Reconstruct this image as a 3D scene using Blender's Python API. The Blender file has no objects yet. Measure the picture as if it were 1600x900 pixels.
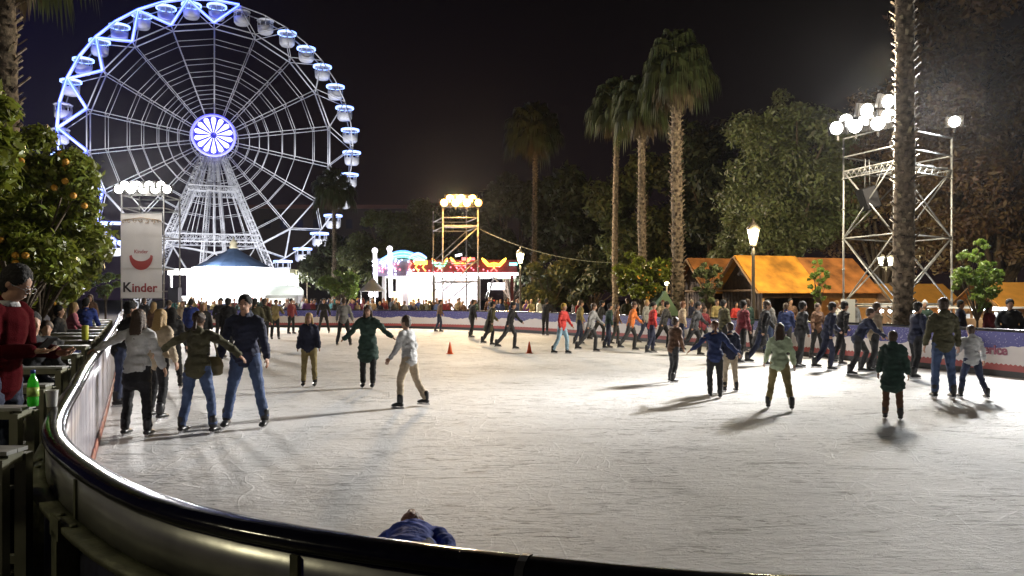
import bpy, bmesh, math, random
import numpy as np
from mathutils import Vector, Matrix, noise, Quaternion
random.seed(7); RNG = np.random.default_rng(11)
sc = bpy.context.scene
COL = sc.collection
PI = math.pi
F = 1200.0; EYE = 1.8; HZ = 465.0
GROUND = -0.30; DECK = 0.25

def P(px, py, D):                       # photograph pixel at depth D -> world point
    return Vector(((px-800)/F*D, D, EYE-(py-HZ)/F*D))
def PX(px, D): return (px-800)/F*D
def PZ(py, D): return EYE-(py-HZ)/F*D

# ------------------------------------------------------------------ materials
MATS = {}
def mat(name, col, rough=.6, metal=0, emit=None, es=0, bump=0, bscale=20, var=0, vscale=4, coat=0, island=0, trans=0, spec=None):
    if name in MATS: return MATS[name]
    m = bpy.data.materials.new(name); m.use_nodes = True
    nt = m.node_tree; b = nt.nodes['Principled BSDF']; L = nt.links
    b.inputs['Base Color'].default_value = (*col, 1); b.inputs['Roughness'].default_value = rough
    b.inputs['Metallic'].default_value = metal
    if coat: b.inputs['Coat Weight'].default_value = coat
    if spec is not None: b.inputs['Specular IOR Level'].default_value = spec
    if emit: b.inputs['Emission Color'].default_value = (*emit, 1); b.inputs['Emission Strength'].default_value = es
    tc = nt.nodes.new('ShaderNodeTexCoord')
    if bump:
        n = nt.nodes.new('ShaderNodeTexNoise'); n.inputs['Scale'].default_value = bscale; n.inputs['Detail'].default_value = 5
        L.new(tc.outputs['Object'], n.inputs['Vector'])
        bp = nt.nodes.new('ShaderNodeBump'); bp.inputs['Strength'].default_value = bump; bp.inputs['Distance'].default_value = .03
        L.new(n.outputs['Fac'], bp.inputs['Height']); L.new(bp.outputs['Normal'], b.inputs['Normal'])
    src = None
    if var:
        n2 = nt.nodes.new('ShaderNodeTexNoise'); n2.inputs['Scale'].default_value = vscale; n2.inputs['Detail'].default_value = 6
        L.new(tc.outputs['Object'], n2.inputs['Vector'])
        r = nt.nodes.new('ShaderNodeValToRGB')
        r.color_ramp.elements[0].position = .3; r.color_ramp.elements[1].position = .72
        r.color_ramp.elements[0].color = (*[c*(1-var) for c in col], 1)
        r.color_ramp.elements[1].color = (*[min(1, c*(1+var)) for c in col], 1)
        L.new(n2.outputs['Fac'], r.inputs['Fac']); src = r.outputs['Color']; L.new(src, b.inputs['Base Color'])
    if island:
        g = nt.nodes.new('ShaderNodeNewGeometry'); hs = nt.nodes.new('ShaderNodeHueSaturation')
        mr = nt.nodes.new('ShaderNodeMapRange'); mr.inputs['To Min'].default_value = 1-island; mr.inputs['To Max'].default_value = 1+island
        mh = nt.nodes.new('ShaderNodeMapRange'); mh.inputs['To Min'].default_value = .47; mh.inputs['To Max'].default_value = .53
        L.new(g.outputs['Random Per Island'], mr.inputs['Value']); L.new(mr.outputs['Result'], hs.inputs['Value'])
        L.new(g.outputs['Random Per Island'], mh.inputs['Value']); L.new(mh.outputs['Result'], hs.inputs['Hue'])
        if src: L.new(src, hs.inputs['Color'])
        else: hs.inputs['Color'].default_value = (*col, 1)
        L.new(hs.outputs['Color'], b.inputs['Base Color'])
    if trans:
        t = nt.nodes.new('ShaderNodeBsdfTranslucent'); t.inputs['Color'].default_value = (*[min(1, c*1.6) for c in col], 1)
        mx = nt.nodes.new('ShaderNodeMixShader'); mx.inputs['Fac'].default_value = trans
        L.new(b.outputs['BSDF'], mx.inputs[1]); L.new(t.outputs['BSDF'], mx.inputs[2])
        L.new(mx.outputs['Shader'], nt.nodes['Material Output'].inputs['Surface'])
    m.use_backface_culling = False
    MATS[name] = m; return m
def glow(name, col, s): return mat(name, (.8, .8, .8), .5, emit=col, es=s)

galv = mat('galvanised_steel', (.34, .34, .33), .5, .55, var=.25, vscale=6)
wheelwhite = mat('white_wheel_paint', (.8, .8, .8), .45, var=.06, vscale=.6)
black = mat('black_plastic', (.012, .012, .013), .35)
rubberblack = mat('glossy_black_rail', (.009, .009, .011), .15, bump=.06, bscale=14, var=.5, vscale=30)
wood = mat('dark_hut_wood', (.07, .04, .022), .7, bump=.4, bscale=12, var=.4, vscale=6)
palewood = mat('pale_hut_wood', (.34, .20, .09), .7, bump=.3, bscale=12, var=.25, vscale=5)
roofA = mat('amber_roof_felt', (.62, .27, .025), .75, bump=.25, bscale=30, var=.55, vscale=1.3)
roofB = mat('brown_roof_felt', (.34, .13, .03), .8, bump=.25, bscale=30, var=.6, vscale=1.5)
roofC = mat('orange_roof_tarpaulin', (.68, .33, .06), .65, bump=.1, bscale=6, var=.12, vscale=3)
leafO = mat('orange_tree_leaf', (.145, .165, .02), .38, island=.55, trans=.25)
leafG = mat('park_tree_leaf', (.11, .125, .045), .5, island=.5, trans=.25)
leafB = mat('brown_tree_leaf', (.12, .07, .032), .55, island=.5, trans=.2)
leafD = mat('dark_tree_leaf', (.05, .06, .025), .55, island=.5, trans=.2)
leafY = mat('young_tree_leaf', (.16, .23, .04), .45, island=.45, trans=.3)
leafP = mat('palm_frond_leaf', (.042, .052, .018), .45, island=.35, trans=.15)
leafPd = mat('dry_palm_frond', (.075, .055, .028), .7, island=.4, trans=.1)
bark = mat('tree_bark', (.10, .075, .05), .9, bump=1, bscale=14, var=.35, vscale=9)
palmbark = mat('palm_bark', (.17, .13, .09), .95, bump=1, bscale=22, var=.8, vscale=7, island=.7)
orangefruit = mat('orange_peel', (.62, .30, .03), .45, bump=.1, bscale=80)
skin = mat('skin', (.42, .24, .16), .55)
skin2 = mat('tan_skin', (.30, .16, .10), .55)
hairm = {'black': mat('black_hair', (.008, .006, .005), .8, bump=.6, bscale=60), 'brown': mat('brown_hair', (.05, .026, .014), .5, bump=.6, bscale=60),
         'blond': mat('blond_hair', (.36, .23, .09), .5, bump=.6, bscale=60), 'grey': mat('grey_hair', (.25, .24, .23), .55, bump=.6, bscale=60),
         'auburn': mat('auburn_hair', (.13, .05, .022), .5, bump=.6, bscale=60)}
CL = {'black': (.010, .010, .012), 'navy': (.014, .018, .045), 'blue': (.02, .045, .25), 'denim': (.05, .08, .17), 'pale denim': (.26, .40, .50),
      'dark denim': (.022, .03, .065), 'grey': (.22, .22, .22), 'light grey': (.50, .50, .50), 'white': (.72, .72, .70), 'red': (.42, .03, .025),
      'maroon': (.16, .02, .03), 'olive': (.065, .06, .028), 'khaki': (.24, .19, .08), 'brown': (.11, .055, .03), 'beige': (.42, .34, .24),
      'dark green': (.018, .045, .035), 'pale green': (.42, .50, .34), 'orange': (.55, .15, .03), 'purple': (.10, .03, .16), 'teal': (.02, .14, .15),
      'pink': (.50, .16, .22), 'charcoal': (.035, .035, .038), 'pale beige': (.58, .53, .46), 'mustard': (.35, .22, .03), 'dark blue': (.02, .035, .12)}
def cloth(c):
    return mat(c.replace(' ', '_')+'_cloth', CL[c], .85, bump=.7, bscale=16, var=.35, vscale=5)

# ------------------------------------------------------------------ mesh builder
class MB:
    def __init__(s): s.v = []; s.f = []; s.smooth = []
    def add(s, vs, fs, sm=False):
        o = len(s.v); s.v.extend([tuple(v) for v in vs])
        for f in fs: s.f.append(tuple(i+o for i in f)); s.smooth.append(sm)
        return s
    def box(s, c, d, R=None):
        c = Vector(c); vs = []
        for z in (-.5, .5):
            for x, y in ((-.5, -.5), (.5, -.5), (.5, .5), (-.5, .5)):
                p = Vector((x*d[0], y*d[1], z*d[2]))
                if R is not None: p = R @ p
                vs.append(c+p)
        return s.add(vs, [(3, 2, 1, 0), (4, 5, 6, 7), (0, 1, 5, 4), (1, 2, 6, 5), (2, 3, 7, 6), (3, 0, 4, 7)])
    def beam(s, a, b, w, h=None, up=(0, 0, 1)):    # rectangular bar from a to b
        a = Vector(a); b = Vector(b); h = h or w; d = (b-a); L = d.length
        if L < 1e-6: return s
        d /= L; u = Vector(up)
        if abs(d.dot(u)) > .98: u = Vector((0, 1, 0))
        x = d.cross(u).normalized(); y = x.cross(d)
        R = Matrix((x, d, y)).transposed()
        return s.box((a+b)/2, (w, L, h), R)
    def tube(s, pts, rad, n=8, cap=True):
        pts = [Vector(p) for p in pts]
        if not isinstance(rad, (list, tuple)): rad = [rad]*len(pts)
        vs = []; fs = []; ref = None
        for i, p in enumerate(pts):
            d = (pts[min(i+1, len(pts)-1)]-pts[max(i-1, 0)])
            d = d.normalized() if d.length > 1e-9 else Vector((0, 0, 1))
            if ref is None: ref = Vector((0, 0, 1)) if abs(d.z) < .9 else Vector((1, 0, 0))
            x = d.cross(ref)
            x = x.normalized() if x.length > 1e-6 else d.orthogonal().normalized()
            y = d.cross(x).normalized(); ref = x.cross(d)
            for k in range(n):
                a = 2*PI*k/n; vs.append(p+(x*math.cos(a)+y*math.sin(a))*rad[i])
        for i in range(len(pts)-1):
            for k in range(n):
                k2 = (k+1) % n; fs.append((i*n+k, i*n+k2, (i+1)*n+k2, (i+1)*n+k))
        if cap: fs.append(tuple(range(n-1, -1, -1))); fs.append(tuple((len(pts)-1)*n+k for k in range(n)))
        return s.add(vs, fs, True)
    def loft(s, secs, side=(1, 0, 0), n=14):      # secs: (point, rx, ry); closed round ends
        side = Vector(side); pts = [Vector(q[0]) for q in secs]; vs = []; fs = []
        rings = []
        for i, (p, rx, ry) in enumerate(secs):
            d = (pts[min(i+1, len(pts)-1)]-pts[max(i-1, 0)]).normalized()
            x = (side-d*side.dot(d))
            x = x.normalized() if x.length > 1e-3 else d.orthogonal().normalized()
            rings.append((Vector(p), x, d.cross(x), d, rx, ry))
        out = []
        p, x, y, d, rx, ry = rings[0]; m = min(rx, ry)*.7
        out.append((p-d*m, x, y, rx*.35, ry*.35)); out.append((p-d*m*.7, x, y, rx*.75, ry*.75))
        for r in rings: out.append((r[0], r[1], r[2], r[4], r[5]))
        p, x, y, d, rx, ry = rings[-1]; m = min(rx, ry)*.7
        out.append((p+d*m*.7, x, y, rx*.75, ry*.75)); out.append((p+d*m, x, y, rx*.35, ry*.35))
        for (p, x, y, rx, ry) in out:
            for k in range(n):
                a = 2*PI*k/n; vs.append(p+x*math.cos(a)*rx+y*math.sin(a)*ry)
        for i in range(len(out)-1):
            for k in range(n):
                k2 = (k+1) % n; fs.append((i*n+k, i*n+k2, (i+1)*n+k2, (i+1)*n+k))
        fs.append(tuple(range(n-1, -1, -1))); fs.append(tuple((len(out)-1)*n+k for k in range(n)))
        return s.add(vs, fs, True)
    def ball(s, c, r, n=12, m=8, R=None):
        c = Vector(c); r = (r, r, r) if not isinstance(r, (tuple, list)) else r
        vs = []; fs = []
        for j in range(1, m):
            t = PI*j/m
            for k in range(n):
                a = 2*PI*k/n; q = Vector((math.sin(t)*math.cos(a)*r[0], math.sin(t)*math.sin(a)*r[1], math.cos(t)*r[2]))
                vs.append(c+(R @ q if R is not None else q))
        top = Vector((0, 0, r[2])); vs.append(c+(R @ top if R is not None else top)); vs.append(c-(R @ top if R is not None else top))
        T = len(vs)-2; B = T+1
        for j in range(m-2):
            for k in range(n):
                k2 = (k+1) % n; fs.append((j*n+k, (j+1)*n+k, (j+1)*n+k2, j*n+k2))
        for k in range(n):
            k2 = (k+1) % n; fs.append((T, k, k2)); fs.append((B, (m-2)*n+k2, (m-2)*n+k))
        return s.add(vs, fs, True)
    def lathe(s, prof, c=(0, 0, 0), n=16, sm=True, caps=True):
        c = Vector(c); vs = []; fs = []
        for r, z in prof:
            for k in range(n):
                a = 2*PI*k/n; vs.append(c+Vector((r*math.cos(a), r*math.sin(a), z)))
        for i in range(len(prof)-1):
            for k in range(n):
                k2 = (k+1) % n; fs.append((i*n+k, i*n+k2, (i+1)*n+k2, (i+1)*n+k))
        if caps: fs.append(tuple(range(n-1, -1, -1))); fs.append(tuple((len(prof)-1)*n+k for k in range(n)))
        return s.add(vs, fs, sm)
    def mesh(s, name, m=None):
        me = bpy.data.meshes.new(name); me.from_pydata(s.v, [], s.f); me.update()
        me.polygons.foreach_set('use_smooth', s.smooth)
        if m: me.materials.append(m)
        return me
    def build(s, name, m, parent=None, loc=None):
        return obj(name, s.mesh(name, m), parent, loc)

def obj(name, me, parent=None, loc=None):
    o = bpy.data.objects.new(name, me); COL.objects.link(o)
    if parent: o.parent = parent
    if loc is not None: o.location = loc
    return o
def tag(o, label=None, cat=None, group=None, kind=None):
    if label: o['label'] = label
    if cat: o['category'] = cat
    if group: o['group'] = group
    if kind: o['kind'] = kind
    return o
def thing(name, loc, label, cat, group=None, rz=0):
    o = bpy.data.objects.new(name, None); COL.objects.link(o); o.empty_display_size = .3
    o.location = loc; o.rotation_euler.z = rz
    return tag(o, label, cat, group)
def copytree(o, parent=None):
    c = o.copy(); COL.objects.link(c)
    if parent: c.parent = parent
    for ch in list(o.children): copytree(ch, c)
    return c
def light(name, typ, loc, power, col, parent=None, size=.3, aim=None, angle=120, blend=.5):
    ld = bpy.data.lights.new(name, typ); ld.energy = power; ld.color = col
    if typ in ('POINT', 'SPOT'): ld.shadow_soft_size = size
    if typ == 'SPOT': ld.spot_size = math.radians(angle); ld.spot_blend = blend
    o = bpy.data.objects.new(name, ld); COL.objects.link(o); o.location = loc
    if aim is not None: o.rotation_euler = (Vector(aim)-Vector(loc)).to_track_quat('-Z', 'Y').to_euler()
    if parent:
        o.parent = parent; o.matrix_parent_inverse = Matrix.Translation(parent.location).inverted() if parent.parent is None else Matrix.Identity(4)
    return o
def textmesh(body, size, m, name='lettering', extrude=.01, bold=.0, align='CENTER'):
    c = bpy.data.curves.new('t', 'FONT'); c.body = body; c.size = size; c.extrude = extrude; c.offset = bold
    c.align_x = align; c.align_y = 'BOTTOM_BASELINE'; c.resolution_u = 3
    o = bpy.data.objects.new('t', c); COL.objects.link(o)
    me = bpy.data.meshes.new_from_object(o.evaluated_get(bpy.context.evaluated_depsgraph_get()))
    bpy.data.objects.remove(o); bpy.data.curves.remove(c)
    me.name = name; me.materials.clear(); me.materials.append(m); return me

# ------------------------------------------------------------------ rink outline
CTRL = [(.74, 1.968), (-.18, 2.20), (-.83, 2.484), (-1.28, 2.79), (-1.795, 3.315), (-2.31, 3.96), (-2.72, 4.65), (-3.5, 6.2), (-4.5, 8.2), (-6.2, 11.7), (-9.8, 19), (-14, 27.4), (-18.2, 35.8), (-20.6, 41.5), (-19.4, 45.4), (-14.6, 46.4), (-8.5, 45.6),
        (-3.6, 43.6), (1.35, 38.6), (5.7, 31.0), (9.2, 23), (11.3, 17), (12.4, 11.5), (11.2, 6), (7.2, 2.9), (3.6, 1.95)]
def spline(ctrl, step=.22):
    n = len(ctrl); out = []
    for i in range(n):
        p0, p1, p2, p3 = [Vector(ctrl[(i+k-1) % n]) for k in range(4)]
        m = max(2, int((p2-p1).length/step))
        # centripetal-like tension
        d1 = (p1-p0).length; d2 = (p2-p1).length; d3 = (p3-p2).length
        t1 = (p2-p0)/(d1+d2)*d2; t2 = (p3-p1)/(d2+d3)*d2
        for k in range(m):
            t = k/m; h1 = 2*t**3-3*t**2+1; h2 = t**3-2*t**2+t; h3 = -2*t**3+3*t**2; h4 = t**3-t**2
            out.append(p1*h1+t1*h2+p2*h3+t2*h4)
    return out
EDGE = spline(CTRL)
NE = len(EDGE)
NRM = []
for i in range(NE):
    d = (EDGE[(i+1) % NE]-EDGE[i-1]).normalized(); NRM.append(Vector((-d.y, d.x)))
cen = Vector((-4, 24))
if (EDGE[0]-cen).dot(NRM[0]) < 0: NRM = [-q for q in NRM]     # outward
ARC = [0.0]
for i in range(1, NE+1): ARC.append(ARC[-1]+(EDGE[i % NE]-EDGE[i-1]).length)
def eoff(i, off): return EDGE[i % NE]+NRM[i % NE]*off
def strip(prof, i0, i1, closed_prof=True, uv=False):       # prof: list of (offset outward, z)
    mb = MB(); n = len(prof); m = i1-i0+1; vs = []; fs = []
    for i in range(i0, i1+1):
        for (o, z) in prof:
            p = eoff(i, o); vs.append((p.x, p.y, z))
    for i in range(m-1):
        for k in range(n if closed_prof else n-1):
            k2 = (k+1) % n; fs.append((i*n+k, i*n+k2, (i+1)*n+k2, (i+1)*n+k))
    if closed_prof and i1-i0 < NE:
        fs.append(tuple(range(n-1, -1, -1))); fs.append(tuple((m-1)*n+k for k in range(n)))
    mb.add(vs, fs, True); return mb
def nearest(x, y): return min(range(NE), key=lambda i: (EDGE[i]-Vector((x, y))).length)

# ------------------------------------------------------------------ ground, ice
def sheet(name, x0, x1, y0, y1, z, m):
    mb = MB(); mb.add([(x0, y0, z), (x1, y0, z), (x1, y1, z), (x0, y1, z)], [(0, 1, 2, 3)])
    return tag(mb.build(name, m), kind='structure')
paving = mat('park_paving', (.16, .135, .11), .85, bump=.5, bscale=8, var=.25, vscale=1.2)
sheet('ground', -400, 400, -120, 600, GROUND, paving)

def ice_material():
    m = bpy.data.materials.new('scratched_ice'); m.use_nodes = True; nt = m.node_tree; L = nt.links; N = nt.nodes.new
    b = nt.nodes['Principled BSDF']; b.inputs['Roughness'].default_value = .62; b.inputs['Specular IOR Level'].default_value = .22
    tc = N('ShaderNodeTexCoord')
    def mapping(sx, sy, rot): 
        q = N('ShaderNodeMapping'); q.inputs['Scale'].default_value = (sx, sy, 1); q.inputs['Rotation'].default_value = (0, 0, rot)
        L.new(tc.outputs['Object'], q.inputs['Vector']); return q
    def noi(q, s, d=4, dist=0, rough=.55):
        n = N('ShaderNodeTexNoise'); n.inputs['Scale'].default_value = s; n.inputs['Detail'].default_value = d; n.inputs['Distortion'].default_value = dist
        n.inputs['Roughness'].default_value = rough; L.new(q.outputs['Vector'], n.inputs['Vector']); return n
    def ramp(n, a, b_, inv=False, out='Fac'):
        r = N('ShaderNodeMapRange'); r.inputs['From Min'].default_value = a; r.inputs['From Max'].default_value = b_; r.clamp = True
        if inv: r.inputs['To Min'].default_value = 1; r.inputs['To Max'].default_value = 0
        L.new(n.outputs[out], r.inputs['Value']); return r
    # long shallow skate ruts, in two directions
    q1 = mapping(1.6, 13, math.radians(6)); n1 = noi(q1, 1.5, 6, .6, .62)
    q2 = mapping(2.2, 12, math.radians(-28)); n2 = noi(q2, 1.2, 5, .8, .6)
    chipA = ramp(noi(mapping(.9, 5.5, math.radians(5)), 1.7, 6, 1.5, .68), .58, .64)
    chipB = ramp(noi(mapping(1.5, 4.5, math.radians(-16)), 2.4, 5, 1.8, .68), .60, .66)
    chm = ramp(noi(mapping(1, 1, .9), .9, 4, .5), .42, .58)
    lump = noi(mapping(1, 2.0, math.radians(-8)), 5.0, 7, 1.6, .70)
    chips = N('ShaderNodeMath'); chips.operation = 'MAXIMUM'; L.new(chipA.outputs[0], chips.inputs[0]); L.new(chipB.outputs[0], chips.inputs[1])
    c_ = N('ShaderNodeMath'); c_.operation = 'MULTIPLY'; L.new(chips.outputs[0], c_.inputs[0]); L.new(chm.outputs[0], c_.inputs[1]); chips = c_
    grain = noi(mapping(1, 1, 0), 26, 5, .4, .7)
    # thin curved skate cuts
    def cuts(scale, w, rot, dist):
        q = mapping(1, 1, rot); n0 = noi(q, .55, 2, 0)
        mxv = N('ShaderNodeMix'); mxv.data_type = 'VECTOR'; mxv.inputs['Factor'].default_value = dist
        L.new(q.outputs['Vector'], mxv.inputs[4]); L.new(n0.outputs['Color'], mxv.inputs[5])
        v = N('ShaderNodeTexVoronoi'); v.feature = 'DISTANCE_TO_EDGE'; v.inputs['Scale'].default_value = scale
        L.new(mxv.outputs[1], v.inputs['Vector']); return ramp(v, 0, w, True, 'Distance')
    c1 = cuts(2.3, .016, .4, .55); c2 = cuts(1.5, .010, 1.3, .62); c3 = cuts(3.6, .02, 2.2, .5)
    def math_(op, a, bb, va=None, vb=None):
        x = N('ShaderNodeMath'); x.operation = op
        if a is not None: L.new(a, x.inputs[0])
        else: x.inputs[0].default_value = va
        if bb is not None: L.new(bb, x.inputs[1])
        else: x.inputs[1].default_value = vb
        return x.outputs[0]
    cs = math_('MAXIMUM', math_('MAXIMUM', c1.outputs[0], c2.outputs[0]), c3.outputs[0])
    patchy = ramp(noi(mapping(1, 1, 0), .35, 3), .42, .62)
    cs = math_('MULTIPLY', cs, patchy.outputs[0])
    pm = ramp(noi(mapping(1, 1, .5), .8, 4, .6), .38, .66)
    pm2 = ramp(noi(mapping(1, 1, 1.5), .55, 4, .6), .40, .62)
    h = math_('ADD', math_('MULTIPLY', math_('MULTIPLY', n1.outputs['Fac'], pm.outputs[0]), None, vb=.42), math_('MULTIPLY', math_('MULTIPLY', n2.outputs['Fac'], pm2.outputs[0]), None, vb=.6))
    h = math_('ADD', h, math_('MULTIPLY', grain.outputs['Fac'], None, vb=.22))
    h = math_('SUBTRACT', h, math_('MULTIPLY', chips.outputs[0], None, vb=.9))
    h = math_('ADD', h, math_('MULTIPLY', cs, None, vb=.22))
    h = math_('ADD', h, math_('MULTIPLY', lump.outputs['Fac'], None, vb=1.1))
    bp = N('ShaderNodeBump'); bp.inputs['Strength'].default_value = 1.0; bp.inputs['Distance'].default_value = .05
    L.new(h, bp.inputs['Height']); L.new(bp.outputs['Normal'], b.inputs['Normal'])
    big = ramp(noi(mapping(1, 1, 0), .22, 4), .3, .7)
    mc = N('ShaderNodeMix'); mc.data_type = 'RGBA'; mc.inputs[6].default_value = (.50, .49, .48, 1); mc.inputs[7].default_value = (.70, .695, .69, 1)
    L.new(big.outputs[0], mc.inputs['Factor'])
    md = N('ShaderNodeMix'); md.data_type = 'RGBA'; md.inputs[7].default_value = (.20, .19, .175, 1)
    L.new(math_('MULTIPLY', chips.outputs[0], None, vb=.8), md.inputs['Factor']); L.new(mc.outputs[2], md.inputs[6])
    me_ = N('ShaderNodeMix'); me_.data_type = 'RGBA'; me_.inputs[7].default_value = (.85, .84, .83, 1)
    L.new(math_('MULTIPLY', cs, None, vb=.5), me_.inputs['Factor']); L.new(md.outputs[2], me_.inputs[6])
    L.new(me_.outputs[2], b.inputs['Base Color'])
    return m
ICE = ice_material()
mb = MB(); pts = [eoff(i, -.03) for i in range(NE)]
vs = [(p.x, p.y, 0) for p in pts]+[(p.x, p.y, GROUND) for p in pts]
mb.add(vs, [tuple(range(NE))]); mb.add(vs, [(i, i+NE, (i+1) % NE+NE, (i+1) % NE) for i in range(NE)])
tag(mb.build('ice', ICE), kind='structure')

# deck of perforated steel outside the left barrier and under the camera
def grating():
    m = bpy.data.materials.new('perforated_steel_deck'); m.use_nodes = True; nt = m.node_tree; L = nt.links; N = nt.nodes.new
    b = nt.nodes['Principled BSDF']; b.inputs['Metallic'].default_value = .5; b.inputs['Roughness'].default_value = .4
    tc = N('ShaderNodeTexCoord'); q = N('ShaderNodeMapping'); q.inputs['Rotation'].default_value = (0, 0, math.radians(26)); L.new(tc.outputs['Object'], q.inputs['Vector'])
    br = N('ShaderNodeTexBrick'); br.inputs['Scale'].default_value = 11; br.inputs['Mortar Size'].default_value = .032; br.inputs['Mortar Smooth'].default_value = .2
    br.inputs['Color1'].default_value = (.015, .015, .013, 1); br.inputs['Color2'].default_value = (.03, .028, .02, 1); br.inputs['Mortar'].default_value = (.33, .31, .26, 1)
    L.new(q.outputs['Vector'], br.inputs['Vector']); L.new(br.outputs['Color'], b.inputs['Base Color'])
    bp = N('ShaderNodeBump'); bp.inputs['Distance'].default_value = .02; L.new(br.outputs['Fac'], bp.inputs['Height']); L.new(bp.outputs['Normal'], b.inputs['Normal'])
    return m
GR = grating()
iA = nearest(3.6, 1.95); iB = nearest(-14, 27.4)
if True:
    inner = [eoff(i, .16) for i in range(0, iB+1)]
    outer = [eoff(iB, 3.2), Vector((-7.8, 6.0)), Vector((-7.5, -4)), Vector((6, -4)), Vector((6, 1.0)), Vector((1.5, 1.7))]
    poly = inner+outer
    mb = MB(); n = len(poly)
    vs = [(p.x, p.y, DECK) for p in poly]+[(p.x, p.y, GROUND) for p in poly]
    mb.add(vs, [tuple(range(n-1, -1, -1))]+[(i, (i+1) % n, (i+1) % n+n, i+n) for i in range(n)])
    tag(mb.build('deck', GR), kind='structure')

i0_ = nearest(-18.2, 35.8); i1_ = nearest(11.3, 17)
mb = strip([(.17, GROUND), (.17, -.02), (3.6, -.02), (3.6, GROUND)], i0_, i1_); tag(mb.build('walkway', mat('walkway_boards', (.13, .10, .075), .8, bump=.3, var=.2)), kind='structure')
# ------------------------------------------------------------------ barrier
barrier = thing('rink_barrier', (0, 0, 0), 'long curved ice rink barrier with glossy black top rail and metal outer panels', 'rink barrier')
i_end_plain = nearest(-19.4, 45.4); i_right = nearest(12.4, 11.5)
RAILZ = 1.06
prof = []
for k in range(12):
    a = 2*PI*k/12; prof.append((.035+math.cos(a)*.062, RAILZ+math.sin(a)*.036))
strip(prof, 0, NE).build('top_rail', rubberblack, barrier)
panelm = mat('brushed_barrier_panel', (.42, .42, .38), .3, .6, bump=.12, bscale=3, var=.4, vscale=2.2)
def streaky():
    m = bpy.data.materials.new('streaky_white_board'); m.use_nodes = True; nt = m.node_tree; L = nt.links; N = nt.nodes.new
    b = nt.nodes['Principled BSDF']; b.inputs['Roughness'].default_value = .22
    tc = N('ShaderNodeTexCoord'); q = N('ShaderNodeMapping'); q.inputs['Scale'].default_value = (9, 9, .25); L.new(tc.outputs['Object'], q.inputs['Vector'])
    n = N('ShaderNodeTexNoise'); n.inputs['Scale'].default_value = 2.2; n.inputs['Detail'].default_value = 5; L.new(q.outputs['Vector'], n.inputs['Vector'])
    r = N('ShaderNodeValToRGB'); r.color_ramp.elements[0].position = .38; r.color_ramp.elements[1].position = .66
    r.color_ramp.elements[0].color = (.22, .20, .26, 1); r.color_ramp.elements[1].color = (.66, .64, .66, 1)
    L.new(n.outputs['Fac'], r.inputs['Fac']); L.new(r.outputs['Color'], b.inputs['Base Color']); return m
strip([(-.0, .1), (.015, .1), (.015, 1.02), (-.0, 1.02)], 0, i_end_plain).build('inner_panel', streaky(), barrier)
strip([(-.03, .0), (.0, .0), (.0, .1), (-.02, .1)], 0, i_end_plain).build('kick_plate', mat('scuffed_red_kick', (.20, .06, .04), .6, var=.6, vscale=7), barrier)
# advertising banner on the far and right boards
def banner_material():
    m = bpy.data.materials.new('printed_board_banner'); m.use_nodes = True; nt = m.node_tree; L = nt.links; N = nt.nodes.new
    b = nt.nodes['Principled BSDF']; b.inputs['Roughness'].default_value = .4
    uv = N('ShaderNodeUVMap'); sp = N('ShaderNodeSeparateXYZ'); L.new(uv.outputs['UV'], sp.inputs['Vector'])
    U, V = sp.outputs['X'], sp.outputs['Y']
    def M(op, a, b_=None, c=None):
        x = N('ShaderNodeMath'); x.operation = op
        for k, t in enumerate((a, b_, c)):
            if t is None: continue
            if isinstance(t, (int, float)): x.inputs[k].default_value = t
            else: L.new(t, x.inputs[k])
        return x.outputs[0]
    def mix(f, a, b_):
        x = N('ShaderNodeMix'); x.data_type = 'RGBA'; L.new(f, x.inputs['Factor'])
        for k, t in ((6, a), (7, b_)):
            if isinstance(t, tuple): x.inputs[k].default_value = (*t, 1)
            else: L.new(t, x.inputs[k])
        return x.outputs[2]
    n = N('ShaderNodeTexNoise'); n.inputs['Scale'].default_value = 2.2; L.new(uv.outputs['UV'], n.inputs['Vector'])
    fl = N('ShaderNodeTexVoronoi'); fl.inputs['Scale'].default_value = 22; L.new(uv.outputs['UV'], fl.inputs['Vector'])
    snow = M('LESS_THAN', fl.outputs['Distance'], .16)
    zig = M('ADD', .27, M('MULTIPLY', M('PINGPONG', U, .06), .55))
    wave = M('ADD', .66, M('ADD', M('MULTIPLY', M('SINE', M('MULTIPLY', U, 2.6)), .05), M('MULTIPLY', M('SUBTRACT', n.outputs['Fac'], .5), .25)))
    blue = mix(snow, (.045, .045, .20), (.62, .62, .75))
    pale = mix(n.outputs['Fac'], (.60, .55, .52), (.66, .62, .60))
    c = mix(M('GREATER_THAN', V, wave), pale, blue)
    c = mix(M('LESS_THAN', V, zig), c, (.30, .04, .035))
    c = mix(M('LESS_THAN', V, .14), c, (.010, .010, .012))
    L.new(c, b.inputs['Base Color']); return m
def uvstrip(i0, i1, off, z0, z1, name, m, parent):
    mb = MB(); vs = []; fs = []; uvs = []
    for i in range(i0, i1+1):
        for z in (z0, z1):
            p = eoff(i, off); vs.append((p.x, p.y, z))
    for i in range(i1-i0):
        fs.append((2*i, 2*i+2, 2*i+3, 2*i+1))
    mb.add(vs, fs, True); me = mb.mesh(name, m); ul = me.uv_layers.new(name='UVMap')
    vi = [l.vertex_index for l in me.loops]
    for k, v in enumerate(vi):
        ul.data[k].uv = (ARC[i0+v//2], (z1 if v % 2 else z0))
    return obj(name, me, parent)
BAN = banner_material()
strip([(.006, .0), (.03, .0), (.03, 1.02), (.006, 1.02)], i_end_plain, i_right).build('board_core', mat('board_core_white', (.5, .5, .5), .5), barrier)
uvstrip(i_end_plain, i_right, 0, 0.0, 1.02, 'printed_banner', BAN, barrier)
strip([(-.0, .0), (.02, .0), (.02, 1.02), (-.0, 1.02)], i_right, NE).build('end_panel', mat('board_core_white', (.5, .5, .5), .5), barrier)
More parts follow.
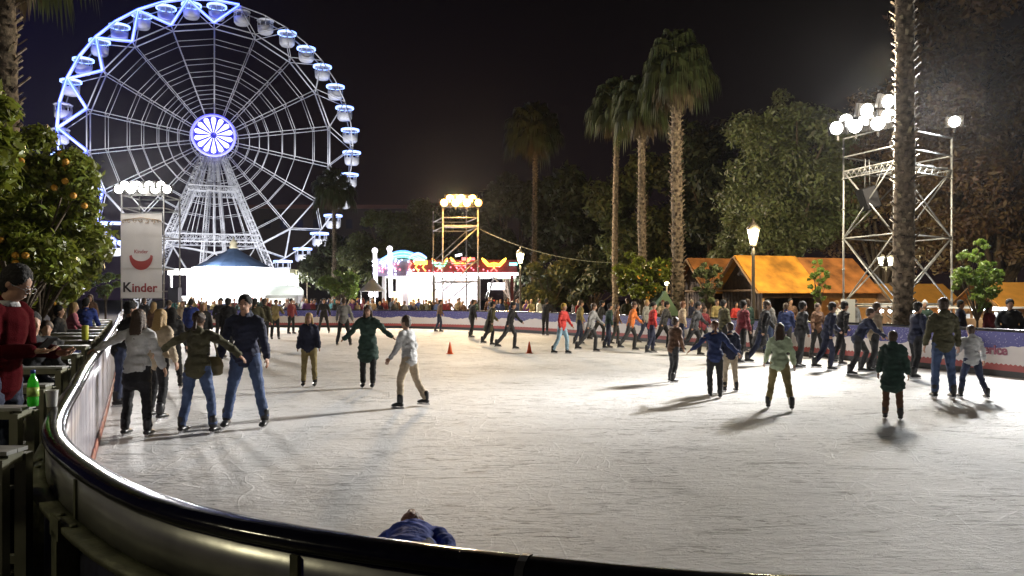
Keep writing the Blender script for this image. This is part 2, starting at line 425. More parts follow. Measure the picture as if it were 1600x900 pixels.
# outer structure
strip([(.055, .86), (.075, .86), (.075, 1.03), (.055, 1.03)], 0, i_end_plain).build('outer_panel', panelm, barrier)
ledge = mat('olive_metal_ledge', (.15, .155, .09), .5, .3, bump=.2, bscale=40, var=.45, vscale=9)
strip([(.05, .83), (.15, .83), (.15, .856), (.05, .856)], 0, i_end_plain).build('ledge', ledge, barrier)
strip([(.06, -.28), (.08, -.28), (.08, .825), (.06, .825)], 0, i_end_plain).build('skirt_panel', mat('dark_speckled_skirt', (.012, .013, .022), .35, var=.9, vscale=16), barrier)
strip([(.05, .83), (.10, .83), (.10, .87), (.05, .87)], i_end_plain+1, NE).build('ledge', ledge, barrier)
step = 1.36; last = -9
jr = []
for k in range(12):
    a = 2*PI*k/12; jr.append((.035+math.cos(a)*.0645, RAILZ+math.sin(a)*.0385))
for i in range(3, i_end_plain, 22):
    q0 = MB(); vs = []
    for w_ in (-.012, .012):
        for (o_, z_) in jr:
            p = eoff(i, o_); tt_ = Vector((-NRM[i].y, NRM[i].x)); vs.append((p.x+tt_.x*w_, p.y+tt_.y*w_, z_))
    q0.add(vs, [(k, (k+1) % 12, (k+1) % 12+12, k+12) for k in range(12)]); q0.build('rail_joint', mat('rail_joint_band', (.05, .05, .055), .4), barrier)
for i in range(0, i_end_plain):
    if ARC[i]-last >= step:
        last = ARC[i]; p = eoff(i, .12); a = math.atan2(NRM[i].y, NRM[i].x)
        if p.y > 30: continue
        R = Matrix.Rotation(a, 3, 'Z'); b0 = MB()
        b0.box((p.x, p.y, .27), (.08, .10, 1.10), R)
        b0.box((p.x+NRM[i].x*.035, p.y+NRM[i].y*.035, .84), (.01, .16, .09), R)
        q = eoff(i, .078); b0.box((q.x, q.y, .945), (.012, .03, .165), R)
        for s in (-1, 1):
            t = Vector((-NRM[i].y, NRM[i].x)); c = eoff(i, .11)+t*s*.11
            b0.lathe([(.016, 0), (.016, .008), (.009, .012)], (c.x, c.y, .856), 8)
        b0.build('post', ledge, barrier)
# writing on the right hand board: "erice"
red = mat('banner_lettering_maroon', (.22, .05, .09), .5)
def on_board(px, name_mesh, z, off=-.012):
    # find edge point whose pixel is px on the right hand side
    i = min(range(i_end_plain, i_right), key=lambda k: abs(800+F*EDGE[k].x/EDGE[k].y-px))
    p = eoff(i, off); o = obj('lettering', name_mesh, barrier)
    o.location = (p.x, p.y, z); o.rotation_euler = (PI/2, 0, math.atan2(-NRM[i].x, NRM[i].y) if False else math.atan2(NRM[i].y, NRM[i].x)-PI/2)
    return o, i
on_board(1562, textmesh('erice', .31, red, bold=.008), .50)

# ------------------------------------------------------------------ world
w = bpy.data.worlds.new('World'); sc.world = w; w.use_nodes = True; nt = w.node_tree
bg = nt.nodes['Background']; bg.inputs['Strength'].default_value = 1
tc = nt.nodes.new('ShaderNodeTexCoord'); sp = nt.nodes.new('ShaderNodeSeparateXYZ'); nt.links.new(tc.outputs['Generated'], sp.inputs[0])
rx = nt.nodes.new('ShaderNodeValToRGB'); mr = nt.nodes.new('ShaderNodeMapRange'); mr.inputs['From Min'].default_value = -.62; mr.inputs['From Max'].default_value = .3
nt.links.new(sp.outputs['X'], mr.inputs['Value']); nt.links.new(mr.outputs[0], rx.inputs['Fac'])
e = rx.color_ramp.elements; e[0].color = (.0008, .0011, .0150, 1); e[1].color = (.0012, .0009, .0009, 1)
e2 = e.new(.42); e2.color = (.0018, .0013, .0026, 1)
rz = nt.nodes.new('ShaderNodeValToRGB'); nt.links.new(sp.outputs['Z'], rz.inputs['Fac'])
e = rz.color_ramp.elements; e[0].color = (.0100, .0055, .0062, 1); e[1].position = .42; e[1].color = (0, 0, 0, 1)
e3 = e.new(.16); e3.color = (.0045, .0028, .0034, 1)
ad = nt.nodes.new('ShaderNodeMix'); ad.data_type = 'RGBA'; ad.blend_type = 'ADD'; ad.inputs['Factor'].default_value = 1
nt.links.new(rx.outputs[0], ad.inputs[6]); nt.links.new(rz.outputs[0], ad.inputs[7]); nt.links.new(ad.outputs[2], bg.inputs['Color'])

# ------------------------------------------------------------------ camera
cd = bpy.data.cameras.new('camera'); cam = bpy.data.objects.new('camera', cd); COL.objects.link(cam)
cam.location = (0, 0, EYE); cam.rotation_euler = (PI/2, 0, 0); cd.sensor_width = 36; cd.lens = 36*F/1600; cd.shift_y = 15/1600
cd.clip_end = 2000; cd.clip_start = .05; sc.camera = cam
sc.view_settings.view_transform = 'Standard'; sc.view_settings.look = 'None'; sc.view_settings.exposure = 0; sc.view_settings.gamma = 1
sc.view_settings.use_curve_mapping = False
sc.cycles.use_denoising = True; sc.cycles.max_bounces = 6; sc.cycles.sample_clamp_indirect = 4
sc.render.use_motion_blur = False

# ------------------------------------------------------------------ ferris wheel
WD = 106.0; WR = 19.0; WC = P(335, 218, WD); TH = math.atan2(.0586, .1687)
wheel = thing('ferris_wheel', (WC.x, WC.y, GROUND), 'huge white ferris wheel with blue lights and glowing white hub', 'ferris wheel', rz=TH)
HZc = WC.z-GROUND                    # hub height over the base
T2 = 1.25
def wp(r, deg, y=0):                 # point in the wheel plane, clockwise from top
    a = math.radians(deg); return Vector((r*WR*math.sin(a), y, HZc+r*WR*math.cos(a)))
radii = [.825, .71, .572, .48, .38, .315, .245, .165]
for ri, r in enumerate(radii):
    mb = MB(); t = .18 if ri == 0 else .085
    for y in (-T2, T2):
        for k in range(18): mb.tube([wp(r, 20*k, y), wp(r, 20*k+20, y)], t/2, 5)
    for k in range(18): mb.tube([wp(r, 20*k, -T2), wp(r, 20*k, T2)], .035, 4)
        
    mb.build('ring', wheelwhite, wheel)
for k in range(18):
    mb = MB(); yo = T2
    for y in (-T2, T2):
        d = .0045
        for s in (0,):
            a0 = wp(.10, 20*k, y*.9); a1 = wp(.83, 20*k, y)
            off = Vector((math.cos(math.radians(20*k)), 0, -math.sin(math.radians(20*k))))*s*.10
            mb.tube([a0+off, a1+off], .058, 6)
        for q in range(12):
            r0 = .15+.68*q/12
            off = Vector((math.cos(math.radians(20*k)), 0, -math.sin(math.radians(20*k))))*.10
            mb.tube([wp(r0, 20*k, y)+off, wp(r0, 20*k, y)-off], .025, 3)
    mb.tube([wp(.82, 20*k, -T2), wp(.82, 20*k, T2)], .05, 4)
    mb.build('spoke', wheelwhite, wheel)
rim = MB()
for k in range(18):
    for y in (-T2, T2):
        rim.tube([wp(.985, 20*k-10, y), wp(.985, 20*k, y), wp(.985, 20*k+10, y)], .085, 5)
        rim.tube([wp(.985, 20*k-10, y), wp(.825, 20*k, y), wp(.985, 20*k+10, y)], .07, 5)
    rim.tube([wp(.985, 20*k+10, -T2), wp(.985, 20*k+10, T2)], .06, 5)
rim.build('rim', wheelwhite, wheel)
led = glow('blue_led_glow', (.04, .09, 1.0), 2.6)
ledw = glow('blue_white_led', (.22, .34, 1.0), 3.5)
for k in range(-7, 1):
    for (a, b, ra, rb) in ((20*k-10, 20*k, .985, .825), (20*k, 20*k+10, .825, .985), (20*k-10, 20*k, .99, .99), (20*k, 20*k+10, .99, .99)):
        mb = MB(); mb.tube([wp(ra, a, -T2-.13), wp(rb, b, -T2-.13)], .20, 8); mb.build('light_strip', led, wheel)  # wide blue tube stands in for the glow around the strip
        # brighter core on the front of the strip
        c = MB(); c.tube([wp(ra, a, -T2-.30), wp(rb, b, -T2-.30)], .06, 6); c.build('light_core', ledw, wheel)
# hub
hub = MB()
R90 = Matrix.Rotation(PI/2, 3, 'X')
def diskpts(r0, r1, y0, y1, n=40):
    m_ = MB(); prof = [(r0, y0), (r1, y0), (r1, y1), (r0, y1)]
    m_.lathe(prof+[prof[0]], n=n, caps=False); m_.v = [tuple(Matrix.Rotation(PI/2, 3, 'X') @ Vector(v)+Vector((0, 0, HZc))) for v in m_.v]; return m_
diskpts(.1, .134*WR, T2+1.5, T2+1.6).build('hub_plate', mat('hub_blue_plate', (.02, .02, .25), .5, emit=(.05, .05, 1), es=.5), wheel)
diskpts(.01, .7, -T2-.6, T2+.1).build('axle', wheelwhite, wheel)
hg = glow('white_hub_light', (.86, .86, 1.0), 2.2)
for k in range(14):
    a0 = math.radians(360/14*k)
    mb = MB(); pts = []
    for (r, da) in ((.02, -.04), (.05, -.10), (.108, -.155), (.122, -.12), (.129, 0), (.122, .12), (.108, .155), (.05, .10), (.02, .04)):
        a = a0+da; pts.append((r*WR*math.sin(a), HZc+r*WR*math.cos(a)))
    n = len(pts); vs = [(x, -T2-1.75, z) for x, z in pts]+[(x, -T2-1.68, z) for x, z in pts]
    mb.add(vs, [tuple(range(n-1, -1, -1)), tuple(range(n, 2*n))]+[(i, (i+1) % n, (i+1) % n+n, i+n) for i in range(n)])
    mb.build('hub_petal_light', hg, wheel)
bm_ = glow('blue_hub_ring_light', (.07, .07, 1), 1.6)
diskpts(.134*WR, .152*WR, T2+1.5, T2+1.7).build('hub_glow_ring', bm_, wheel)
# cabins
def cabin_mesh():
    body = MB()
    body.lathe([(.30, -2.05), (.75, -1.98), (.95, -1.75), (1.0, -1.1), (.97, -1.08), (.9, -1.1), (.9, -1.7), (.3, -1.9)], n=14)
    cage = MB()
    for k in range(8):
        a = 2*PI*k/8; cage.tube([(.95*math.cos(a), .95*math.sin(a), -1.15), (.9*math.cos(a), .9*math.sin(a), -.28)], .045, 4)
    cage.tube([(0, 0, -.2), (0, 0, .1)], .07, 6); cage.tube([(0, -T2, 0), (0, T2, 0)], .06, 6)
    cage.tube([(0, 0, -1.9), (0, 0, -.2)], .05, 5)
    roof = MB(); roof.lathe([(1.08, -.36), (1.1, -.28), (.8, -.12), (.2, -.02)], n=14)
    lamp = MB(); lamp.lathe([(1.12, -.42), (1.22, -.42), (1.22, -.18), (1.12, -.18), (1.12, -.42)], n=14, caps=False)
    cl = glow('cabin_blue_light', (.22, .36, 1.0), 3.2)
    return body.mesh('gondola', wheelwhite), cage.mesh('cage', wheelwhite), roof.mesh('canopy', wheelwhite), lamp.mesh('light_ring', cl)
gb, gc, gr, gl = cabin_mesh()
UNLIT = {1, 2, -8, -9, -11}
for k in range(-17, 19):
    a = 10*k+1
    if abs(a) > 158: continue
    p = wp(.985, a)
    g = obj('gondola', gb, wheel, p); g.scale = (1.08,)*3; obj('cage', gc, g); obj('canopy', gr, g)
    if k not in UNLIT: obj('light_ring', gl, g)
# support legs: lattice trusses, two in front and two behind, wide cross trusses
def truss(mb, a, b, w, n, t=.07):
    a = Vector(a); b = Vector(b); d = (b-a).normalized(); x = d.cross(Vector((0, 1, 0))).normalized(); y = Vector((0, 1, 0))
    cs = [x*w/2+y*w/2, x*w/2-y*w/2, -x*w/2-y*w/2, -x*w/2+y*w/2]
    for c in cs: mb.tube([a+c, b+c], t, 4)
    for i in range(n):
        p = a+(b-a)*i/n; q = a+(b-a)*(i+1)/n
        for j in range(4):
            c0 = cs[j]; c1 = cs[(j+1) % 4]
            mb.tube([p+c0, p+c1], t*.6, 3); mb.tube([p+c0, q+c1] if i % 2 else [p+c1, q+c0], t*.6, 3)
for y0, y1 in ((-2.2, -5.5), (2.2, 6.0)):
    for s in (-1, 1):
        mb = MB(); truss(mb, (s*.35, y0, HZc-.5), (s*9.6, y1, .2), .75, 34); mb.build('leg', wheelwhite, wheel)
    mb = MB()
    for s in (-.55, .55): truss(mb, (s*.4, y0, HZc-1), (s*3.6, y1*.9, .2), .32, 30, .05)
    mb.build('ladder_truss', wheelwhite, wheel)
    for f in (.30, .58):
        zc = HZc*(1-f); yy = y0+(y1-y0)*f; xx = .35+9.25*f
        mb = MB(); truss(mb, (-xx, yy, zc), (xx, yy, zc), .7 if f < .5 else 1.0, int(6+14*f), .07); mb.build('cross_truss', wheelwhite, wheel)
    mb = MB()
    for k in range(9):
        f = k/8; mb.tube([((f-.5)*1.2, y0, HZc-1.2), ((f-.5)*2*5.6, y0+(y1-y0)*.58, HZc*.42)], .05, 4)
    mb.build('stay_rods', wheelwhite, wheel)
for x in (-9.6, 9.6):
    mb = MB(); mb.box((x, 0, .3), (2.2, 13, .6)); mb.build('foot', wheelwhite, wheel)
# wheel floodlights on the ground in front of it
wdir = Vector((math.sin(TH), -math.cos(TH), 0)); ux = Vector((math.cos(TH), math.sin(TH), 0))
for k, s in enumerate((-18, 0, 18)):
    base = Vector((WC.x, WC.y, 0))+wdir*21+ux*s; base.z = GROUND
    f = thing('ground_floodlight', base, ['low floodlight at the left foot of the ferris wheel', 'low floodlight before the middle of the ferris wheel', 'low floodlight at the right foot of the ferris wheel'][k], 'floodlight', 'floodlights at the foot of the ferris wheel')
    mb = MB(); mb.box((0, 0, .06), (.6, .5, .12)); mb.box((-.33, 0, .35), (.05, .1, .6)); mb.box((.33, 0, .35), (.05, .1, .6)); mb.build('stand', black, f)
    R = Matrix.Rotation(-math.radians(50), 3, 'X'); mb = MB(); mb.box((0, 0, .55), (.6, .25, .45), R); mb.build('housing', black, f)
    light('wheel_flood_light', 'SPOT', base+Vector((0, 0, 1.0)), 36000, (.88, .90, 1.0), None, .3, (WC.x+ux.x*s*.6, WC.y+ux.y*s*.6, WC.z-3), 100, .6)

# ------------------------------------------------------------------ white ticket kiosk and blue tent under the wheel
KD = 86
kiosk = thing('ticket_kiosk', (PX(357, KD), KD, GROUND), 'long brightly lit white ticket kiosk below the ferris wheel', 'kiosk')
xl = PX(262, KD)-PX(357, KD); xr = PX(452, KD)-PX(357, KD); zt = PZ(420, KD)-GROUND; zb = 0
kw = mat('white_kiosk_panel', (.8, .8, .8), .5)
mb = MB(); mb.box(((xl+xr)/2, 2.5, zt-.25), (xr-xl, 5, .5)); mb.build('canopy', kw, kiosk)
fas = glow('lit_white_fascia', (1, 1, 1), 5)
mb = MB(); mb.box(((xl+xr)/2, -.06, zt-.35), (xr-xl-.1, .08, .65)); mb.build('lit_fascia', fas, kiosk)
mb = MB(); mb.box(((xl+xr)/2, 4.6, zt/2-.3), (xr-xl-.4, .15, zt-.6)); mb.build('back_wall', kw, kiosk)
for k in range(7):
    x = xl+.3+(xr-xl-.6)*k/6; mb = MB(); mb.box((x, .2, (zt-.5)/2), (.18, .18, zt-.5)); mb.build('column', kw, kiosk)
for k in range(6):
    x = xl+1.3+(xr-xl-2.6)*k/5
    mb = MB(); mb.box((x, 1.6, 1.15), (1.5, 1.2, .08)); mb.box((x, 2.0, .55), (1.4, .3, 1.1)); mb.build('counter', kw, kiosk)
    mb = MB(); mb.box((x, 1.8, zt-.58), (1.6, .5, .07)); mb.build('ceiling_lamp', glow('kiosk_lamp', (1, .98, .95), 9), kiosk)
    mb = MB(); mb.box((x, .9, 2.0), (1.2, .06, .55)); mb.build('lit_sign', glow('kiosk_lit_sign', (.85, .92, 1), 1.6), kiosk)
for s in (xl*.55, xr*.55): light('kiosk_light', 'POINT', (kiosk.location.x+s, KD+1.2, GROUND+zt-1.2), 6000, (1, .98, .95), None, .4)
TD = 80
tent = thing('round_tent', (PX(365, TD), TD, GROUND), 'round dark blue pointed tent roof in front of the ferris wheel base', 'tent')
zt2 = PZ(419, TD)-GROUND; zp = PZ(388, TD)-GROUND; rr = PX(425, TD)-PX(365, TD)
mb = MB(); n = 16; prof = [(rr, zt2), (rr*.8, zt2+(zp-zt2)*.22), (rr*.5, zt2+(zp-zt2)*.52), (rr*.22, zt2+(zp-zt2)*.82), (.35, zp)]
mb.lathe(prof, n=n, sm=False, caps=False); mb.build('roof', mat('blue_tent_canvas', (.10, .18, .34), .7, var=.3, vscale=.8), tent)
mb = MB(); mb.lathe([(.35, zp-.1), (.5, zp+.1), (.3, zp+.3), (.45, zp+.55), (.12, zp+.9), (.03, zp+1.2)], n=10); mb.build('finial', mat('gilt_paint', (.5, .45, .3), .4), tent)
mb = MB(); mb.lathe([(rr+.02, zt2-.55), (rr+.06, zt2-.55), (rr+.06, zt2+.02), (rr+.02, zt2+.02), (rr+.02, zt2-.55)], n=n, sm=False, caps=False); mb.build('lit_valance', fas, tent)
for k in range(10):
    a = 2*PI*k/10+.2; mb = MB(); mb.tube([((rr-.2)*math.cos(a), (rr-.2)*math.sin(a), 0), ((rr-.2)*math.cos(a), (rr-.2)*math.sin(a), zt2)], .08, 6); mb.build('column', kw, tent)
mb = MB(); mb.lathe([(rr-.5, .0), (rr-.5, .35), (.5, .37)], n=20); mb.build('platform', kw, tent)
light('kiosk_light', 'POINT', (tent.location.x-1, TD-5, 4.5), 2500, (1, .98, 1), None, .5)
light('tent_light', 'POINT', (tent.location.x, TD, GROUND+zt2-.6), 4000, (1, 1, 1), None, .4)
light('tent_light', 'POINT', (tent.location.x+2, TD-rr-1.5, GROUND+zt2+.4), 500, (.8, .9, 1), None, .3)

# small ice cream like white stall right of kiosk
SD = 74
stall = thing('snack_stall', (PX(445, SD), SD, GROUND), 'small white snack stall with rounded top at the kiosk right end', 'stall')
mb = MB(); mb.box((0, 0, 1.2), (3.2, 2, 2.3)); mb.build('counter_body', kw, stall)
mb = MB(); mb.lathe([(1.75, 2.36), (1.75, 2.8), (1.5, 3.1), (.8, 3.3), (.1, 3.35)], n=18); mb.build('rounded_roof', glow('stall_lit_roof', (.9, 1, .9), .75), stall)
mb = MB(); mb.box((0, -1.05, 1.55), (2.4, .06, .9)); mb.build('window', glow('stall_window_light', (1, .95, .8), 1.4), stall)

# ------------------------------------------------------------------ scaffold flood towers
def frame_tower(t, corners, z0, z1, levels, m=galv, r=.028, deck=None, braces=True, skipface=None):
    cs = [Vector((*c, 0)) for c in corners]
    for c in cs:
        mb = MB(); mb.tube([c+Vector((0, 0, z0)), c+Vector((0, 0, z1))], r, 8)
        mb.box(c+Vector((0, 0, z0+.015)), (.22, .22, .03))
        for z in np.arange(z0+1, z1, 1.0): mb.lathe([(r*1.5, 0), (r*1.5, .06)], c+Vector((0, 0, z)), 8)
        mb.build('post', m, t)
    n = len(cs)
    for z in levels:
        mb = MB()
        for i in range(n):
            if skipface is not None and i in skipface: continue
            mb.tube([cs[i]+Vector((0, 0, z)), cs[(i+1) % n]+Vector((0, 0, z))], r*.85, 6)
        mb.build('ledger', m, t)
def floodhead(t, loc, aim, w=.42, s=40, col=(1, 1, 1), name='floodlight'):
    loc = Vector(loc); d = (Vector(aim)-loc).normalized(); q = d.to_track_quat('Y', 'Z').to_matrix()
    mb = MB(); mb.box(loc, (w*1.12, .16, w*.85), q); mb.box(loc-Vector((0, 0, w*.55)), (.05, .05, .3))
    mb.box(loc+q @ Vector((w*.62, 0, 0)), (.02, .12, w*.9), q); mb.box(loc-q @ Vector((w*.62, 0, 0)), (.02, .12, w*.9), q)
    h = mb.build(name, black, t)
    mb = MB(); mb.lathe([(w*.1, .0), (w*.40, .0), (w*.44, -.02), (w*.40, -.05)], n=18); q2 = d.to_track_quat('Z', 'Y').to_matrix(); mb.v = [tuple(loc+d*.13+q2 @ Vector(v)) for v in mb.v]; mb.build('lens', glow('flood_lens_%d_%d' % (int(col[2]*100), int(s)), col, s*.16), h)
    return h
# --- right tower (a corner faces the camera)
RTD = 23.5
rt0 = Vector((PX(1397, RTD), RTD, GROUND))
rt = thing('scaffold_tower', rt0, 'tall steel scaffold tower carrying floodlights beside the shaggy palm trunk', 'scaffold tower')
pL = P(1318, 0, 25.4); pR = P(1487, 0, 25.2)
cL = Vector((pL.x-rt0.x, pL.y-rt0.y)); cR = Vector((pR.x-rt0.x, pR.y-rt0.y)); cB = cL+cR
C4 = [(0, 0), tuple(cL), tuple(cB), tuple(cR)]
def zr(y, D=RTD): return PZ(y, D)-GROUND
z1 = zr(197)
frame_tower(rt, C4, 0, z1, [zr(228), zr(252), zr(365), zr(476)], r=.032)
v3 = lambda c, z: Vector((c[0], c[1], z))
zA, zM, zB = zr(252), zr(365), zr(476)
for (a, b) in ((C4[0], C4[1]), (C4[0], C4[3]), (C4[1], C4[2]), (C4[2], C4[3])):
    mb = MB(); mb.tube([v3(a, zA), v3(b, zM)], .024, 6); mb.tube([v3(a, zM), v3(b, zA)], .024, 6); mb.build('brace', galv, rt)
    mb = MB(); mb.tube([v3(a, zM), v3(b, zB)], .024, 6); mb.tube([v3(a, zB), v3(b, zM)], .024, 6); mb.build('brace', galv, rt)
# lattice beams at platform level and planks
for (a, b) in ((C4[0], C4[1]), (C4[0], C4[3])):
    mb = MB(); z = zA-.02
    mb.tube([v3(a, z-.22), v3(b, z-.22)], .02, 6)
    for k in range(9):
        f = k/9; p = v3(a, 0).lerp(v3(b, 0), f); q = v3(a, 0).lerp(v3(b, 0), f+1/18); s = v3(a, 0).lerp(v3(b, 0), f+1/9)
        mb.tube([p+Vector((0, 0, z)), q+Vector((0, 0, z-.22)), s+Vector((0, 0, z))], .012, 4)
    mb.build('lattice_beam', galv, rt)
mb = MB()
for k in range(4):
    f0 = .12+k*.25; a = v3(C4[0], zA+.05)+Vector((*cR, 0))*f0; mb.beam(a, a+Vector((*cL, 0)), .28, .045)
mb.build('platform', galv, rt)
A0 = (-5, 6, 0)
fz = z1+.12
heads = [(-1.38, .9), (-1.15, .75), (-.92, .65), (-.68, .45), (-.42, .25), (-.18, .1), (.08, -.05), (.32, .15), (-.8, .3), (-.3, .0)]
for k, (x, y) in enumerate(heads): floodhead(rt, (x, y-.1, fz+(.2 if k % 2 else 0)+(.42 if k > 7 else 0)), (-11+k*3-rt0.x, 4-rt0.y, 1), .46, 60)
floodhead(rt, (cR.x+.1, cR.y, zr(190, 25.2)), (-2-rt0.x, 0-rt0.y, 2), .4, 60, (.9, .95, 1))
mb = MB(); mb.tube([v3(C4[0], z1), v3(C4[1], z1)], .03, 6); mb.tube([v3(C4[0], z1-.02), v3(C4[3], z1-.02)], .03, 6); mb.build('lamp_bar', galv, rt)
light('flood_light', 'SPOT', rt0+Vector((-1.0, -.9, fz+.15)), 5000, (1, .98, .95), None, .3, (-6, 8, 0), 150, .6)
light('flood_light', 'SPOT', rt0+Vector((-.2, -1.2, fz+.15)), 31000, (1, .99, .97), None, .3, (3, -1, 0), 100, .9)
light('added_market_light', 'SPOT', rt0+Vector((cB.x, cB.y+.4, fz)), 3600, (1, .82, .55), None, .3, (12, 38, 0), 150, .6)  # extra warm lamp added to brighten the hut roofs
floodhead(rt, (cB.x, cB.y+.1, fz), (0, 20, 1), .46, 40, (1, .85, .6))  # lamp head added to go with the extra market light
light('flood_spill', 'POINT', rt0+Vector((-.9, -1.6, fz+1.1)), 4200, (1, .86, .62), None, .5)
light('flood_light', 'SPOT', rt0+Vector((cR.x+.1, cR.y-.6, zr(190, 25.2))), 3500, (.92, .97, 1), None, .2, (6, 5, 0), 140, .6)
# loudspeaker hung in the tower
sp_ = thing('loudspeaker', P(1357, 310, 24.6), 'black loudspeaker hanging tilted inside the scaffold tower', 'loudspeaker')
R = Matrix.Rotation(math.radians(-18), 3, 'Y')
mb = MB(); mb.box((0, 0, 0), (.48, .42, .72), R); mb.build('cabinet', mat('matt_black', (.006, .006, .007), .95, spec=.1), sp_)
mb = MB(); mb.box(R @ Vector((0, -.22, 0)), (.42, .02, .64), R); mb.build('grille', mat('speaker_grille', (.03, .03, .035), .5, .4), sp_)
mb = MB(); mb.tube([(-.12, 0, .3), (-.1, 0, 1.25)], .012, 5); mb.tube([(.05, 0, .36), (.02, 0, 1.25)], .012, 5); mb.tube([(.2, 0, .33), (.45, 0, .95)], .012, 5); mb.build('hanging_strap', galv, sp_)
mb = MB(); mb.box((0, 0, .45), (.34, .3, .9)); eb = mb.build('cable_cabinet', mat('cabinet_grey', (.5, .52, .52), .5), None, P(1325, 466, 25))
eb.location.z = 1.3-.45; tag(eb, 'small grey metal cabinet mounted at the left leg of scaffold tower', 'cabinet')

# --- centre tower, warm lamps
CTD = 50.0
ct0 = Vector((PX(720, CTD), CTD, GROUND))
ct = thing('scaffold_tower', ct0, 'scaffold tower with warm orange floodlights in front of the fairground ride', 'scaffold tower')
xa, xb = PX(692, CTD)-ct0.x, PX(747, CTD)-ct0.x
xc = PX(677, 53)-ct0.x; dxx = xa-xc
C4c = [(xa, 0), (xc, 3.0), (xb-dxx, 3.0), (xb, 0)]
zz = lambda y: PZ(y, CTD)-GROUND
frame_tower(ct, C4c, 0, zz(322), [zz(340), zz(355), zz(410), zz(440)], r=.045)
galvw = galv
for za, zb_ in ((zz(355), zz(405)), (zz(405), zz(455))):
    mb = MB(); mb.tube([(xb, 0, za), (xa, 0, zb_)], .05, 6); mb.build('brace', galv, ct)
    mb = MB(); mb.tube([(xb-dxx, 3, za), (xc, 3, zb_)], .04, 6); mb.build('brace', galv, ct)
mb = MB(); mb.box(((xa+xb)/2, .9, zz(352)), (xb-xa-.1, 1.6, .06)); mb.build('platform', galv, ct)
warm = (1, .62, .22)
for k in range(7): floodhead(ct, (xa+.1+(xb-xa-.1)*k/6, -.1, zz(317)+.28*(k % 2)), (-6+k*3-ct0.x, -44, 1), .55, 45, (1, .42, .07) if k in (0, 1, 5, 6) else (1, .62, .22))
mb = MB(); mb.tube([(xa-.1, 0, zz(323)), (xb+.1, 0, zz(323))], .045, 6); mb.build('lamp_bar', galv, ct)
light('warm_flood_light', 'SPOT', ct0+Vector((-.4, -.6, zz(314))), 7000, (1, .74, .45), None, .35, (-4, 20, 0), 150, .6)
light('warm_spill', 'POINT', ct0+Vector((0, -1.2, zz(312))), 2600, (1, .5, .12), None, .5)
light('warm_flood_light', 'SPOT', ct0+Vector((.6, -.6, zz(314))), 7000, (1, .8, .55), None, .35, (4, 25, 0), 150, .6)
# --- left tower with banner
LTD = 50.0
lt0 = Vector((PX(223, LTD), LTD, GROUND))
lt = thing('scaffold_tower', lt0, 'scaffold tower with white floodlights on top behind the tall banner', 'scaffold tower')
xa, xb = PX(190, LTD)-lt0.x, PX(256, LTD)-lt0.x
C4l = [(xa, 0), (xa, 2.4), (xb, 2.4), (xb, 0)]
frame_tower(lt, C4l, 0, zz(300), [zz(305), zz(325), zz(370), zz(420), zz(455)], r=.045)
for k in range(9): floodhead(lt, (xa-.1+(xb-xa+.3)*k/8, -.1, zz(296)+.26*(k % 2)), (-18+5*k-lt0.x, -42, 1), .6, 70, (1, .97, .92))
mb = MB(); mb.tube([(xa-.2, 0, zz(302)), (xb+.2, 0, zz(302))], .045, 6); mb.build('lamp_bar', galv, lt)
light('flood_light', 'SPOT', lt0+Vector((-.8, -.9, zz(292))), 15000, (1, .96, .92), None, .35, (-8, 20, 0), 150, .6)
light('flood_spill', 'POINT', lt0+Vector((0, -1.6, zz(290))), 500, (1, .95, .9), None, .5)
light('flood_light', 'SPOT', lt0+Vector((.9, -.9, zz(292))), 14000, (1, .96, .92), None, .35, (0, 12, 0), 150, .6)
bn0 = Vector((lt0.x, LTD-.18, zz(466)+GROUND))
bn = thing('banner', bn0, 'tall white advertising banner hung on the left floodlight tower', 'banner')
bw = (xb-xa)-.06; bh = PZ(334, LTD)-bn0.z
mb = MB()
nx, nz = 14, 28; vs = []; fs = []
for j in range(nz+1):
    for i in range(nx+1):
        u = i/nx; v = j/nz; vs.append(((u-.5)*bw, .02*math.sin(9*u+5*v)*math.sin(PI*u), v*bh))
for j in range(nz):
    for i in range(nx): fs.append((j*(nx+1)+i, j*(nx+1)+i+1, (j+1)*(nx+1)+i+1, (j+1)*(nx+1)+i))
mb.add(vs, fs, True); mb.build('cloth', mat('white_banner_cloth', (.55, .53, .50), .8, trans=.25, var=.08, vscale=1.5), bn)
mr_ = mat('banner_dark_red', (.28, .03, .03), .6); bk = mat('banner_black', (.02, .012, .015), .6)
s = bw/2.75
o = obj('lettering', textmesh('K', .90*s, bk, extrude=.004, bold=.02), bn, (-.93*s, -.05, .42)); o.rotation_euler.x = PI/2
o = obj('lettering', textmesh('inder', .80*s, mr_, extrude=.004, bold=.02), bn, (.23*s, -.05, .42)); o.rotation_euler.x = PI/2
# scroll ornament across the top and a red sash shape
gold = mat('banner_ochre', (.30, .21, .12), .7)
mb = MB()
for k in range(7):
    x0 = (-.42+.14*k)*bw; pts = []
    for q in range(14):
        t = q/13*5.2; r = .16*(1-q/16); pts.append((x0+r*math.cos(t+k), -.045, bh*.92-.1*abs(k-3)/3+r*math.sin(t+k)))
    mb.tube(pts, .025, 4)
mb.tube([(-.44*bw, -.045, bh*.92), (0, -.045, bh*.95), (.44*bw, -.045, bh*.92)], .03, 4)
mb.build('scroll_ornament', gold, bn)
mb = MB(); out = []
for q in range(15):
    t = PI+PI*q/14; out.append((math.cos(t)*.78*s, math.sin(t)*.95*s))
for q in range(15):
    t = 2*PI-PI*q/14; out.append((math.cos(t)*.62*s, math.sin(t)*.42*s+.06))
nn = len(out); mb.add([(x, -.045, bh*.50+z) for x, z in out]+[(x, -.035, bh*.50+z) for x, z in out], [tuple(range(nn))]+[(i, (i+1) % nn, (i+1) % nn+nn, i+nn) for i in range(nn)])
mb.build('red_sash', mat('banner_red', (.35, .035, .03), .6), bn)
